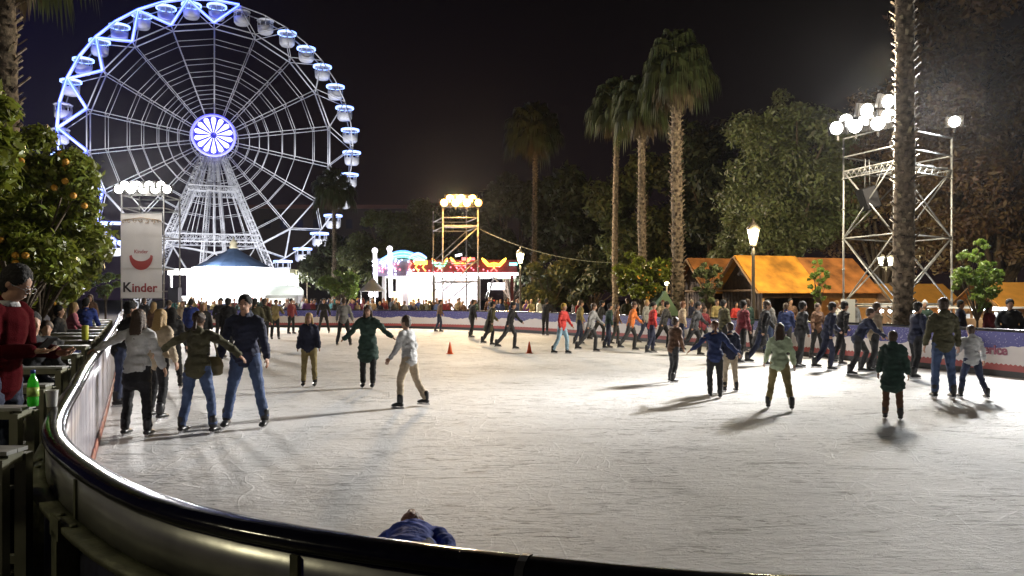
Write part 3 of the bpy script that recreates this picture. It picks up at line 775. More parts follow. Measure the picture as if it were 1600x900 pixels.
o = obj('lettering', textmesh('Kinder', .34*s, mr_, extrude=.004, bold=.006), bn, (0, -.05, bh*.53)); o.rotation_euler.x = PI/2
mb = MB(); mb.beam((-bw/2, .0, bh), (bw/2, 0, bh), .06, .06); mb.beam((-bw/2, 0, 0), (bw/2, 0, 0), .05, .05); mb.build('hem_pole', galv, bn)
# dark loudspeaker beside the banner
lsp = thing('loudspeaker', P(273, 470, 46), 'dark square loudspeaker on a stand right of the tall banner', 'loudspeaker')
mb = MB(); mb.box((0, 0, .35), (.62, .5, .9)); mb.build('cabinet', mat('dark_blue_cabinet', (.03, .035, .06), .5), lsp)
mb = MB(); mb.tube([(0, 0, -2.0), (0, 0, -.1)], .03, 6); mb.tube([(0, 0, -1.4), (.4, 0, -2.0)], .02, 5); mb.tube([(0, 0, -1.4), (-.4, 0, -2.0)], .02, 5); mb.build('stand', black, lsp)
# cable from the centre tower
a = P(748, 357, CTD); b = P(972, 411, 43); pts = []
for k in range(25):
    t = k/24; p = a.lerp(b, t); p.z -= .55*4*t*(1-t); pts.append(p)
mb = MB(); mb.tube(pts, .014, 6); tag(mb.build('overhead_cable', mat('cable_green', (.12, .12, .07), .5)), 'thin cable sagging from the warm scaffold tower to the orange tree', 'cable')

# ------------------------------------------------------------------ fairground ride pavilion
PD = 66
rd0 = Vector((PX(700, PD), PD, GROUND))
ride = thing('fairground_ride', rd0, 'brightly lit bumper ride pavilion with coloured light ornaments on its roof edge', 'fairground ride')
def rp(px, py, d=0): q = P(px, py, PD+d); return q-rd0
xl, xr = rp(597, 0).x, rp(808, 0).x; zc = rp(0, 430).z; ztop = rp(0, 407).z
dr = mat('ride_dark_red', (.20, .03, .035), .5, var=.3, vscale=2)
mb = MB(); mb.box(((xl+xr)/2, 5, (zc+ztop)/2+.15), (xr-xl, 10, ztop-zc-.2)); mb.build('roof', dr, ride)
mb = MB(); mb.box(((xl+xr)/2, -.08, zc+.1), (xr-xl+.2, .12, .22)); mb.build('lit_edge', glow('ride_edge_light', (1, .98, 1), 5), ride)
mb = MB(); mb.box(((xl+xr)/2, 5, zc-.02), (xr-xl-.3, 9.6, .06)); mb.build('ceiling', kw, ride)
for k in range(5):
    mb = MB(); mb.box((xl+1+(xr-xl-2)*k/4, 3, zc-.12), (1.8, 5, .06)); mb.build('ceiling_lamp', glow('ride_lamp', (1, .97, 1), 7), ride)
for x in (xl+.15, rp(678, 0).x, rp(748, 0).x, rp(800, 0).x):
    mb = MB(); mb.box((x, .1, zc/2), (.28, .28, zc)); mb.build('column', dr if x > rp(790, 0).x else kw, ride)
mb = MB(); mb.box(((xl+rp(740, 0).x)/2, 8, zc*.5), (rp(740, 0).x-xl, .2, zc-.2)); mb.build('back_wall', mat('ride_back_wall', (.7, .66, .68), .5, var=.3, vscale=.7), ride)
mb = MB(); mb.box(((xl+xr)/2, 5, .15), (xr-xl, 10, .3)); mb.build('floor', mat('ride_floor', (.2, .2, .22), .4), ride)
mb = MB()
for k in range(3): mb.box((rp(600+26*k, 0).x+.5, 4+k, 1.55), (1.0, .05, 2.2), Matrix.Rotation(.2*k, 3, 'Z'))
mb.build('mural_board', mat('ride_mural', (.6, .42, .2), .5, var=.6, vscale=1.4), ride)
# neon ornaments
cols = {'y': (1, .62, .05), 'r': (1, .08, .08), 'g': (.1, 1, .45), 'b': (.1, .35, 1), 'w': (.95, .9, 1), 'c': (.2, .9, .9), 'o': (1, .30, .03)}
def neon(pts, c, r=.06, s=4.5):
    mb = MB(); mb.tube([rp(x, y)+Vector((0, -.35, 0)) for x, y in pts], r, 5); mb.build('neon_tube', glow('neon_'+c, cols[c], s), ride)
def eagle(cx, cy, w_, c1='y', c2='o'):
    for s in (-1, 1):
        neon([(cx+s*2, cy+4), (cx+s*w_*.45, cy+5), (cx+s*w_*.75, cy-1), (cx+s*w_, cy-4)], c1, .08)
        neon([(cx+s*2, cy+8), (cx+s*w_*.5, cy+8), (cx+s*w_*.95, cy-1)], c2, .07)
    neon([(cx, cy+2), (cx, cy+12)], c2, .09); neon([(cx-5, cy+16), (cx, cy+11), (cx+5, cy+16)], 'r', .06)
eagle(772, 408, 19); eagle(720, 407, 16, 'y', 'r'); eagle(688, 408, 12, 'o', 'g')
for x0, c in ((650, 'y'), (640, 'r'), (661, 'o')): neon([(x0, 408), (x0+4, 412), (x0, 418), (x0+5, 424)], c)
neon([(648, 409), (668, 409)], 'y', .12); neon([(648, 412), (668, 412)], 'y', .10); neon([(722, 405), (731, 405)], 'r', .14); neon([(736, 405), (742, 405)], 'r', .12)
neon([(796, 413), (808, 413)], 'c', .12); neon([(712, 400), (722, 398)], 'w', .1); neon([(676, 411), (690, 412)], 'w', .08)
for k in range(5):
    pts = [(596+q*6.2, 412-k*1.6-(13+k)*math.sin(PI*min(1, q/11))*.8) for q in range(12)]
    neon(pts, 'gcbcb'[k], .05, 2.0)
    pts = [(640+q*3.0, 405-k*.6-(5+k*.6)*math.sin(PI*q/9)) for q in range(10)]
    neon(pts, 'bcbwb'[k], .05, 2.0)
for (px, y0, y1) in ((589, 393, 428), (612, 390, 428)):
    a = rp(px, y1); b = rp(px-2, y0)
    mb = MB(); mb.tube([a+Vector((0, -.4, -2)), b+Vector((0, -.4, 0))], .17, 8); mb.ball(b+Vector((0, -.4, .05)), .26); mb.build('light_column', glow('light_column', (.95, .92, 1), 2.2), ride)
mb = MB()
for k in range(46):
    x = random.uniform(585, 808); y = random.uniform(411, 429); mb.ball(rp(x, y)+Vector((0, -.22, 0)), .07, 6, 4)
mb.build('bulbs', glow('red_bulbs', (1, .12, .2), 4), ride)
mb = MB()
for k in range(40):
    x = random.uniform(583, 650); y = random.uniform(405, 429); mb.ball(rp(x, y)+Vector((0, -.22, 0)), .07, 6, 4)
mb.build('bulbs', glow('white_bulbs', (.8, .85, 1), 4), ride)
mb = MB(); mb.box(rp(612, 418)+Vector((0, -.05, 0)), (3.2, .2, 1.5)); mb.build('end_panel', mat('ride_lilac_panel', (.4, .36, .55), .5, var=.4, vscale=2), ride)
mb = MB(); mb.box(rp(775, 447)+Vector((0, 1.5, 0)), (1.5, .1, .6)); mb.build('lit_sign', glow('oval_sign', (1, .95, 1), 3), ride)
mb = MB()
for s in (0, 1): mb.tube([rp(762-4*s, 466), rp(772, 433)], .05, 5)
mb.tube([rp(700, 470), rp(745, 432)], .06, 5); mb.build('railing_stay', galv, ride)
light('ride_light', 'POINT', rd0+Vector((-2.5, 2.5, 2.6)), 2500, (1, .95, 1), None, .4)
light('ride_light', 'POINT', rd0+Vector((2.5, 2.5, 2.6)), 2500, (1, .95, 1), None, .4)
# round striped awning stall left of the ride
aw = thing('awning_stall', (PX(582, 62), 62, GROUND), 'small glowing stall with white conical awning left of the fairground ride', 'stall')
mb = MB(); mb.lathe([(1.1, 2.6), (.5, 3.2), (.05, 3.7)], n=12, sm=False); mb.build('awning', kw, aw)
mb = MB(); mb.lathe([(.85, 0), (.85, 1.1)], n=12); mb.build('counter', mat('stall_terracotta', (.45, .2, .12), .5), aw)
for k in range(4):
    a = PI/2*k+.4; mb = MB(); mb.tube([(.95*math.cos(a), .95*math.sin(a), 0), (.95*math.cos(a), .95*math.sin(a), 2.6)], .04, 5); mb.build('pole', galv, aw)
mb = MB(); mb.ball((0, -.6, 2.35), .2); mb.build('lamp', glow('stall_lamp', (1, .97, .95), 25), aw)
light('stall_light', 'POINT', (aw.location.x, 61, 1.9), 250, (1, .95, .9), None, .2)
# far dark building behind the trees
fb = thing('park_building', (PX(560, 150), 150, GROUND), 'long low dark building with reddish roof edge behind the trees', 'building')
zb2 = PZ(326, 150)-GROUND
mb = MB(); mb.box((0, 6, zb2/2), (46, 12, zb2)); mb.build('wall', mat('dark_brick_wall', (.025, .014, .012), .8, bump=.2, var=.2), fb)
mb = MB(); mb.box((0, 6, zb2+.35), (47, 13, .7)); mb.build('roof', mat('red_roof_edge', (.09, .03, .02), .7), fb)
for k in range(14):
    mb = MB(); mb.box((-21+3.2*k, -.05, zb2-3), (1.2, .1, 1.8)); mb.build('window', mat('dark_glass', (.02, .02, .03), .1), fb)
for k, (px, py, s_) in enumerate(((430, 322, 4.0), (385, 326, 3))): pass

# ------------------------------------------------------------------ wooden huts
def hut(label, near, dirv, L, W, ze, zr_, rm, wallm, name='market_hut', openfront=False, lamp=False):
    d = Vector((*dirv, 0)).normalized(); nrm = Vector((d.y, -d.x, 0))        # towards camera
    base = Vector((near[0], near[1], GROUND)); t = thing(name, base, label, 'market hut', 'wooden market huts behind the rink')
    ang = math.atan2(d.y, d.x); t.rotation_euler.z = ang
    ov = .3; zE = ze-GROUND; zR = zr_-GROUND; hw = W/2; slope = (zR-zE)/(hw+ov)
    # local: x along ridge, y away from camera
    for s, nm in ((-1, 'roof'), (1, 'roof')):
        mb = MB(); y0 = -ov if s < 0 else W+ov; th = .06
        a = [(-.35, y0, zE), (L+.0, y0, zE), (L+.0, hw, zR), (-.35, hw, zR)]
        mb.add(a+[(x, y, z+th) for x, y, z in a], [(0, 1, 2, 3), (7, 6, 5, 4), (0, 4, 5, 1), (1, 5, 6, 2), (2, 6, 7, 3), (3, 7, 4, 0)]); mb.build(nm, rm, t)
    mb = MB(); wl = zE+slope*ov
    vs = [(0, 0, 0), (0, W, 0), (0, W, wl), (0, hw, zR-.05), (0, 0, wl)]
    for x in (0, L-.06):
        mb.add([(x, y, z) for _, y, z in vs]+[(x+.06, y, z) for _, y, z in vs], [(0, 1, 2, 3, 4), (9, 8, 7, 6, 5)]+[(i, (i+1) % 5, (i+1) % 5+5, i+5) for i in range(5)])
    mb.box((L/2, W-.03, wl/2), (L-.13, .06, wl))
    for k in range(int(W/.25)): mb.box((-.012, .12+k*.25, wl/2), (.02, .02, wl-.1))
    mb.build('wall', wallm, t)
    mb = MB()
    mb.box((L/2, -.02, .5), (L, .06, 1.0)); mb.box((L/2, -.12, 1.03), (L, .35, .05)); mb.build('counter', palewood, t)
    mb = MB(); mb.box((L/2, -.02, wl-.25), (L, .06, .45)); mb.build('fascia_board', wallm, t)
    for x in (.06, L/2, L-.06):
        mb = MB(); mb.box((x, 0.0, wl/2), (.1, .1, wl)); mb.build('post', palewood, t)
    # bargeboards on the gable
    for s in (0, 1):
        mb = MB(); mb.beam((-.36, -ov if s == 0 else W+ov, zE-.02), (-.36, hw, zR-.02), .035, .15, up=(1, 0, 0)); mb.build('bargeboard', palewood, t)
    mb = MB(); mb.beam((-.33, .1, zE+.12), (-.33, W-.1, zE+.12), .06, .08); mb.build('gable_tie', palewood, t)
    if lamp:
        mb = MB(); mb.box((L/2, .8, wl-.2), (.5, .12, .06)); mb.build('lamp', glow('hut_lamp', (1, .72, .3), 9), t)
        w_ = t.matrix_basis @ Vector((L/2, .7, wl-.5))
        light('hut_light', 'POINT', (base.x+d.x*L/2-nrm.x*.9, base.y+d.y*L/2-nrm.y*.9, 1.35), 55, (1, .72, .32), None, .15)
    return t
dB = (.96, .28)
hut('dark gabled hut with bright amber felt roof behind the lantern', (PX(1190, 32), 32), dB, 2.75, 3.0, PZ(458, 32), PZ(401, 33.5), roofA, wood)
n2 = (PX(1190, 32)+.96*2.8, 32+.28*2.8)
hut('hut with brown felt roof and lit interior next to scaffold tower', n2, dB, 3.0, 3.0, PZ(458, 32), PZ(403, 33.5), roofB, palewood, lamp=True)
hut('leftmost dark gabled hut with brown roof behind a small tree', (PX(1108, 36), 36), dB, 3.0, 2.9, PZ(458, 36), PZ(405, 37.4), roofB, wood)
hut('low hut with plain orange roof behind the scaffold tower', (PX(1400, 38), 38), (.99, .1), 3.3, 2.4, PZ(473, 38), PZ(445, 39), roofC, palewood, lamp=True)
hut('low hut with orange roof at the right edge of picture', (PX(1570, 30), 30), (.99, .08), 4.0, 2.6, PZ(482, 30), PZ(443, 31), roofC, palewood, lamp=True)
mb = MB(); mb.add([(-.9, 0, 0), (.9, 0, 0), (0, 0, 1.5), (-.9, 1.8, 0), (.9, 1.8, 0), (0, 1.8, 1.5)], [(0, 1, 2), (5, 4, 3), (0, 2, 5, 3), (2, 1, 4, 5), (0, 3, 4, 1)])
tt = mb.build('green_tent', mat('green_canvas', (.14, .22, .12), .8), None, (PX(1040, 34), 34, .6)); tag(tt, 'small pale green pointed canvas roof left of the huts', 'tent')
mb = MB()
# stall counter with bulbs in front of the low hut
ss = thing('bulb_stall', (PX(1425, 27), 27, GROUND), 'low stall canopy edged with small bright white bulbs behind right boards', 'stall')
zl = PZ(479, 27)-GROUND
mb = MB(); mb.box((0, .8, zl), (4.6, 1.8, .06)); mb.build('canopy', mat('stall_canopy', (.4, .36, .3), .6), ss)
mb = MB(); mb.box((0, .3, .5), (4.2, .6, 1.0)); mb.build('counter', palewood, ss)
for x in (-2.2, 2.2): mb = MB(); mb.box((x, 0, zl/2), (.08, .08, zl)); mb.build('post', palewood, ss)
for px in (1375, 1388, 1401, 1424, 1448, 1466):
    mb = MB(); mb.ball((PX(px, 27)-ss.location.x, -.12, PZ(486, 27)-GROUND), .055, 8, 6); mb.build('bulb', glow('cold_bulb', (.85, .93, 1), 60), ss)
light('bulb_light', 'POINT', (ss.location.x, 26.6, PZ(487, 27)), 50, (.85, .93, 1), None, .1)
for px, py, c in ((1537, 484, 'cold'), (1548, 487, 'cold')):
    pass
s2 = thing('gift_stall', (PX(1560, 24), 24, GROUND), 'stall hung with white goods under a bright strip lamp at right', 'stall')
mb = MB(); mb.box((0, .5, PZ(481, 24)-GROUND), (2.6, 1.2, .05)); mb.build('canopy', kw, s2)
mb = MB(); mb.box((0, .2, 1.0), (2.4, .5, .9)); mb.build('counter', palewood, s2)
for x in (-1.25, 1.25): mb = MB(); mb.box((x, .1, .9), (.06, .06, 1.75)); mb.build('post', galv, s2)
mb = MB(); mb.box((-.3, -.1, PZ(484, 24)-GROUND), (1.2, .06, .04)); mb.build('strip_lamp', glow('strip_lamp', (.9, .95, 1), 14), s2)
for k in range(7): mb = MB(); mb.box((-1+.32*k, 0, 1.48+.03*(k % 2)), (.2, .05, .22), Matrix.Rotation(.1*k, 3, 'Y')); mb.build('hanging_parcel', kw, s2)
light('gift_light', 'POINT', (s2.location.x-.3, 23.8, 1.5), 30, (.9, .95, 1), None, .1)

# ------------------------------------------------------------------ street lamps
polem = mat('lamp_post_iron', (.09, .07, .05), .5, .4)
def lantern(t, x, z, g, s=1):
    mb = MB(); mb.lathe([(.10*s, z), (.13*s, z+.05*s), (.10*s, z+.08*s)], (x, 0, 0), 8); mb.lathe([(.24*s, z+.62*s), (.26*s, z+.66*s), (.12*s, z+.82*s), (.04*s, z+.9*s), (.03*s, z+1.0*s)], (x, 0, 0), 8)
    for k in range(6):
        a = 2*PI*k/6; mb.tube([(x+.115*s*math.cos(a), .115*s*math.sin(a), z+.07*s), (x+.225*s*math.cos(a), .225*s*math.sin(a), z+.63*s)], .012*s, 4)
    h = mb.build('lantern', polem, t)
    mb = MB(); mb.lathe([(.10*s, z+.08*s), (.21*s, z+.61*s)], (x, 0, 0), 6, False); mb.build('glass', g, h)
def street_lamp(px, py_top, D, label, power, twin=False, col=(1, .93, .55), es=14):
    x = PX(px, D); t = thing('street_lamp', (x, D, GROUND), label, 'street lamp', 'lantern street lamps around the rink')
    zt = PZ(py_top, D)-GROUND-1.0
    mb = MB(); mb.lathe([(.2, 0), (.2, .25), (.13, .4), (.09, .9), (.07, 1.1), (.055, zt-.3), (.08, zt-.25), (.05, zt-.15), (.06, zt)], n=10); mb.build('post', polem, t)
    g = glow('lantern_glass_%d' % int(col[2]*100), col, es)
    if twin:
        mb = MB(); mb.tube([(-.26, 0, zt-.02), (0, 0, zt-.12), (.26, 0, zt-.02)], .03, 6); mb.build('arm', polem, t)
        lantern(t, -.26, zt, g, .8); lantern(t, .26, zt, g, .8)
    else: lantern(t, 0, zt, g)
    light('lantern_light', 'POINT', (x, D-.45, zt+GROUND+.4), power, col, None, .2)
street_lamp(1177, 342, 27.4, 'single lantern street lamp in front of the amber roofed hut', 320, es=11)
street_lamp(813, 386, 44, 'glowing lantern street lamp right of the fairground ride', 380, es=20)
street_lamp(1384, 388, 42, 'twin lantern street lamp seen through the scaffold tower', 200, True, (.95, 1, .75))
for px, py, D, lb in ((930, 420, 58, 'small distant round lamp among dark trees right of ride'), (1588, 408, 55, 'small distant lamp among brown trees at the right edge'), (480, 432, 90, 'small distant lamp between stall and trees, left one'), (540, 430, 88, 'small distant lamp above the bright bush'), (1042, 443, 40, 'tiny yellow lamp beside the leftmost hut')):
    t = thing('park_lamp', (PX(px, D), D, GROUND), lb, 'lamp', 'small round park lamps')
    z = PZ(py, D)-GROUND; mb = MB(); mb.tube([(0, 0, 0), (0, 0, z-.15)], .05, 6); mb.build('post', polem, t)
    mb = MB(); mb.ball((0, 0, z), .17*D/60, 10, 8); mb.build('globe', glow('park_globe', (1, .93, .6), 16), t)
    light('park_light', 'POINT', (PX(px, D), D-.5, z+GROUND), 90, (1, .9, .55), None, .15)

# ------------------------------------------------------------------ vegetation
def leafmesh(centers, rads, n, size, m, name='foliage', flat=1.0, seed=0, shell=.55, droop=.0):
    r = np.random.default_rng(seed); centers = np.array(centers, float); rads = np.array(rads, float)
    vol = rads.prod(axis=1)**(2/3); idx = r.choice(len(centers), n, p=vol/vol.sum())
    d = r.normal(size=(n, 3)); d /= np.linalg.norm(d, axis=1)[:, None]
    k = (shell+(1-shell)*r.random(n))[:, None]*(1+.12*r.normal(size=(n, 1)))
    c = centers[idx]+d*k*rads[idx]
    nv = d*.7+r.normal(size=(n, 3))*.6+np.array([0, 0, .35]); nv /= np.linalg.norm(nv, axis=1)[:, None]
    u = np.cross(nv, r.normal(size=(n, 3))); u /= np.linalg.norm(u, axis=1)[:, None]; v = np.cross(nv, u)
    s = size*(.6+.8*r.random(n))[:, None]
    a = c-u*s; b = c+v*s*.42+nv*s*.12; e = c+u*s; f = c-v*s*.42+nv*s*.12
    V = np.stack([a, b, e, f], 1).reshape(-1, 3)
    me = bpy.data.meshes.new(name); me.vertices.add(4*n); me.vertices.foreach_set('co', V.ravel().astype(np.float32))
    me.loops.add(4*n); me.loops.foreach_set('vertex_index', np.arange(4*n, dtype=np.int32))
    me.polygons.add(n); me.polygons.foreach_set('loop_start', np.arange(0, 4*n, 4, dtype=np.int32)); me.update(calc_edges=True)
    me.materials.append(m); return me
def tree(label, x, y, zc, rx, rz, nclump, nleaf, lsize, lm, name='park_tree', seed=1, ry=None, trunk_r=.2, cat='tree', group=None, zbase=GROUND, lean=0, fruit=0):
    r = random.Random(seed); t = thing(name, (x, y, zbase), label, cat, group); ry = ry or rx; h = zc-zbase
    cs = []; rs = []
    for k in range(nclump):
        while True:
            q = Vector((r.uniform(-1, 1), r.uniform(-1, 1), r.uniform(-1, 1)))
            if .25 < q.length < 1: break
        c = (q.x*rx*.86, q.y*ry*.86, h+q.z*rz*.86); f = r.uniform(.13, .36)*(1.15-.3*abs(q.z))*(.62 if name == 'sapling' else 1)
        cs.append(c); rs.append((rx*f, rx*f, rx*f*.75))
    mb = MB(); top = Vector((lean, 0, h-.1*rz)); fork = Vector((lean*.3, 0, max(.25*h, h-rz*1.05)))
    pts = [Vector((0, 0, 0)), fork*.5+Vector((r.uniform(-.1, .1)*trunk_r*4, 0, 0)), fork, top]
    mb.tube(pts, [trunk_r*1.25, trunk_r, trunk_r*.85, trunk_r*.25], 9)
    for c in cs[:int(min(30 if name == 'sapling' else 14, nclump))]:
        c = Vector(c); mid = fork.lerp(c, .5)+Vector((r.uniform(-.1, .1)*rx, r.uniform(-.1, .1)*rx, .08*rz)); mb.tube([fork*.97, mid, c], [trunk_r*.5, trunk_r*.28, trunk_r*.08], 6)
    mb.build('trunk', bark, t)
    obj('crown', leafmesh(cs, rs, nleaf, lsize, lm, seed=seed), t)
    for k in range(fruit):
        ki = r.choice(sorted(range(len(cs)), key=lambda i_: cs[i_][1])[:max(4, len(cs)//2)]); c = Vector(cs[ki]); rr_ = rs[ki][0]
        q = Vector((r.uniform(-.5, .8), -1, r.uniform(-.8, .3))).normalized()
        mb = MB(); mb.ball(c+q*rr_*1.12, .042, 10, 8); mb.build('orange_fruit', orangefruit, t)
    return t
G1 = 'fruiting orange trees along the left deck'
tree('nearest large orange tree with many dark leaves left of deck', -6.62, 10.3, 2.95, 1.12, 1.36, 46, 30000, .052, leafO, 'orange_tree', 3, trunk_r=.07, group=G1, fruit=34)
tree('orange tree branches with big oranges at the top left edge', -4.75, 6.2, 3.15, .75, .62, 14, 5000, .055, leafO, 'orange_tree', 5, trunk_r=.05, group=G1, fruit=20)
tree('second orange tree behind the nearest one along the deck', -8.75, 14.2, 2.9, 1.12, 1.45, 36, 15000, .07, leafO, 'orange_tree', 6, trunk_r=.08, group=G1, fruit=10)
tree('third orange tree back along the deck over seated people', -11.1, 18.6, 2.9, 1.15, 1.5, 30, 7500, .08, leafO, 'orange_tree', 8, trunk_r=.09, group=G1, fruit=8)
tree('farthest orange tree of the left row', -14.3, 24.5, 2.9, 1.15, 1.5, 24, 5000, .09, leafO, 'orange_tree', 9, trunk_r=.09, group=G1, fruit=4)
tree('small bright green tree left of the tall banner', PX(165, 62), 62, PZ(440, 62), 1.3, 1.6, 12, 2600, .16, leafY, 'small_tree', 10, trunk_r=.08)
# trees behind the far side
G2 = 'large park trees behind the fairground'
tree('pale green rounded tree between small palm and the ride', PX(600, 80), 80, PZ(388, 80), 4.9, 4.6, 30, 14000, .22, leafG, seed=21, trunk_r=.3, group=G2)
tree('tall tree rising behind the ride just left of warm tower', PX(648, 86), 86, PZ(370, 86), 4.3, 5.4, 26, 13000, .22, leafG, seed=22, trunk_r=.3, group=G2)
tree('low spreading tree behind the small palm', PX(535, 90), 90, PZ(410, 90), 5.2, 4.2, 26, 6500, .32, leafD, seed=23, trunk_r=.3, group=G2)
tree('bright lit bush tree below the small palm', PX(532, 66), 66, PZ(448, 66), 1.9, 1.5, 14, 3600, .17, leafY, 'small_tree', 24, trunk_r=.1)
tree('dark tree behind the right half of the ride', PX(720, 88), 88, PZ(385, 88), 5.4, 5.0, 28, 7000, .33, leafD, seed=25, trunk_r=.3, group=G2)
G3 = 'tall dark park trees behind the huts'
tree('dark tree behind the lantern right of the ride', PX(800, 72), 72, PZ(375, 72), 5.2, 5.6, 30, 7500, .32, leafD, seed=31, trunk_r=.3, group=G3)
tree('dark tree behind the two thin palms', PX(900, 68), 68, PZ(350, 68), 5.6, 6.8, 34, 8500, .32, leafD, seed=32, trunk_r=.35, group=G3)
tree('green tree directly behind the tallest palm', PX(1010, 60), 60, PZ(345, 60), 5.2, 6.2, 40, 13000, .24, leafG, seed=33, trunk_r=.35, group=G3)
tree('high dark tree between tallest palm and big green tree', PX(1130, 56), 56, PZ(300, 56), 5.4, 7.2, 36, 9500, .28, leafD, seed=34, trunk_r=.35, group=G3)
tree('big green tree lit by floodlights left of scaffold tower', PX(1235, 44), 44, PZ(268, 44), 4.1, 5.3, 60, 30000, .145, leafG, seed=35, trunk_r=.35, group=G3)
tree('lower green tree behind the amber hut roof', PX(1185, 41), 41, PZ(375, 41), 2.9, 2.6, 30, 11000, .13, leafG, seed=36, trunk_r=.2, group=G3)
tree('brown leaved tree behind the scaffold tower', PX(1380, 46), 46, PZ(300, 46), 5.0, 6.8, 50, 20000, .15, leafB, seed=37, trunk_r=.35, group=G3)
tree('tall brown leaved tree at the right edge', PX(1560, 40), 40, PZ(270, 40), 4.8, 6.6, 54, 22000, .14, leafB, seed=38, trunk_r=.4, group=G3)
tree('very high dark tree above the scaffold tower', PX(1500, 54), 54, PZ(110, 54), 6.5, 6.5, 36, 9500, .26, leafB, seed=39, trunk_r=.5, group=G3)
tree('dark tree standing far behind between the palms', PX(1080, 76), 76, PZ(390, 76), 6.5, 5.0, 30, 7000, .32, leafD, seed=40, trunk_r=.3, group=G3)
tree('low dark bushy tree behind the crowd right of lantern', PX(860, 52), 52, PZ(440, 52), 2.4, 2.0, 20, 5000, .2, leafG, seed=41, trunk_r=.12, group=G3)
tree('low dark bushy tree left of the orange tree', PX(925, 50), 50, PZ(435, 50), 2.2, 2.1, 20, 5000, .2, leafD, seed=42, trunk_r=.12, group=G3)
tree('orange tree with yellow lit fruit beside the huts', PX(1003, 36), 36, PZ(430, 36), 1.25, 1.35, 22, 6500, .11, leafO, 'orange_tree', 43, trunk_r=.1, fruit=24)
tree('smaller orange tree in front of the leftmost hut', PX(1050, 38), 38, PZ(425, 38), .7, .9, 12, 2600, .11, leafO, 'orange_tree', 44, trunk_r=.07, fruit=8)
tree('small dark leafy tree in front of the leftmost hut', PX(1107, 31), 31, PZ(440, 31), .66, 1.05, 44, 3400, .08, leafG, 'sapling', 45, trunk_r=.04)
tree('young green sapling in front of the brown hut roof', PX(1279, 27), 27, PZ(438, 27), .40, 1.0, 40, 2000, .06, leafY, 'sapling', 46, trunk_r=.03)
tree('leafy young tree before the right huts', PX(1527, 21), 21, PZ(432, 21), .68, 1.15, 60, 3200, .06, leafY, 'sapling', 47, trunk_r=.035)

def palm(label, px, D, py_crown, rcrown, tr, nfr=34, seed=1, skirt=True, detail=18, lean=0, name='palm_tree', dead=10, boots=0, segw=.028):
    r = random.Random(seed); x = PX(px, D); t = thing(name, (x, D, GROUND), label, 'palm tree', 'tall fan palms in the park')
    H = PZ(py_crown, D)-GROUND
    pts = []; rad = []; nst = 30
    for k in range(nst+1):
        f = k/nst; pts.append(Vector((lean*f*f+.05*math.sin(5*f+seed), .05*math.cos(4*f), H*f))); rad.append(tr*(1.15-.3*f if f > .08 else 1.5-f*4)*(1+.10*r.uniform(-1, 1)))
    mb = MB(); mb.tube(pts, rad, 12)
    # ringed stubs of old fronds
    zs = 0
    nb = int(H/.22)
    for k in range(nb):
        z = k*.22+.4; f = min(1, z/H); i = min(nst-1, int(f*nst)); c = pts[i].lerp(pts[i+1], f*nst-i); rr_ = rad[i]
        for q in range(6):
            a = q*PI/3+k*.5+r.uniform(-.3, .3); dv = Vector((math.cos(a), math.sin(a), 0)); L = r.uniform(.05, .15)*(1.8 if boots and r.random() < .4 else 1)*tr/.25
            mb.beam(c+dv*rr_*.9, c+dv*(rr_+L)+Vector((0, 0, L*1.1)), tr*.34, tr*.12)
    mb.build('trunk', palmbark, t)
    top = pts[-1]
    def frond(a, el, L, m, dr):
        dv = Vector((math.cos(a), math.sin(a), 0)); mb = MB(); side = Vector((-dv.y, dv.x, 0))
        pl = L*.52; d0 = dv*math.cos(el)+Vector((0, 0, math.sin(el))); hub_ = top+d0*pl+Vector((0, 0, -.08*L*dr))
        mb.tube([top+dv*tr*.6, top+d0*pl*.55, hub_], [.03*L, .02*L, .012*L], 4)
        up = side.cross(d0).normalized()*-1
        for k in range(detail):
            g = -1.15+2.3*k/(detail-1); dd = (d0*math.cos(g)+side*math.sin(g)).normalized(); ll = L*.55*(1-.22*abs(g))
            p1 = hub_+dd*ll*.5+Vector((0, 0, -.03*L*dr)); p2 = hub_+dd*ll*.80+Vector((0, 0, -(.16+.1*r.random())*L*dr)); p3 = hub_+dd*ll*.92+Vector((0, 0, -(.42+.2*r.random())*L*dr))
            wv = dd.cross(Vector((0, 0, 1))); wv = (wv.normalized() if wv.length > .1 else side)*segw*L*1.3
            vs = [hub_-wv*.3, hub_+wv*.3, p1+wv, p1-wv, p2+wv*.8, p2-wv*.8, p3]
            mb.add(vs, [(0, 1, 2, 3), (3, 2, 4, 5), (5, 4, 6)])
        return mb
    allm = MB(); ga = 2.39996
    for k in range(nfr):
        f = k/nfr; el = math.radians(82-112*f); fr = frond(ga*k+r.uniform(-.2, .2), el, rcrown*r.uniform(.85, 1.1), None, .6+.8*f); allm.add(fr.v, fr.f)
    allm.build('crown', leafP, t)
    if dead:
        dm = MB()
        for k in range(dead):
            fr = frond(ga*k+1, math.radians(-38-40*k/dead), rcrown*r.uniform(.7, .9), None, .9); dm.add(fr.v, fr.f)
        dm.build('dry_skirt', leafPd, t)
    return t
palm('tallest fan palm with thick scaly trunk', 1058, 36, 100, 1.95, .26, 44, 1, dead=16)
palm('middle fan palm just left of the tallest one', 1005, 39, 158, 1.75, .20, 36, 2, dead=14, lean=-.1)
palm('slim fan palm, left of the close pair', 962, 46, 160, 1.9, .16, 34, 3, dead=10)
palm('dark distant fan palm standing alone above the ride', 835, 60, 196, 2.5, .2, 34, 4, dead=12)
palm('small dark palm in front of the ferris wheel right side', 522, 84, 290, 2.6, .22, 32, 5, dead=8)
palm('shaggy thick palm trunk rising in front of scaffold tower', 1411, 21.0, -330, 2.4, .245, 34, 6, dead=12, boots=0)
palm('palm with flared trunk top at the top left corner', 14, 21, -135, 2.2, .27, 34, 7, dead=14, boots=1)
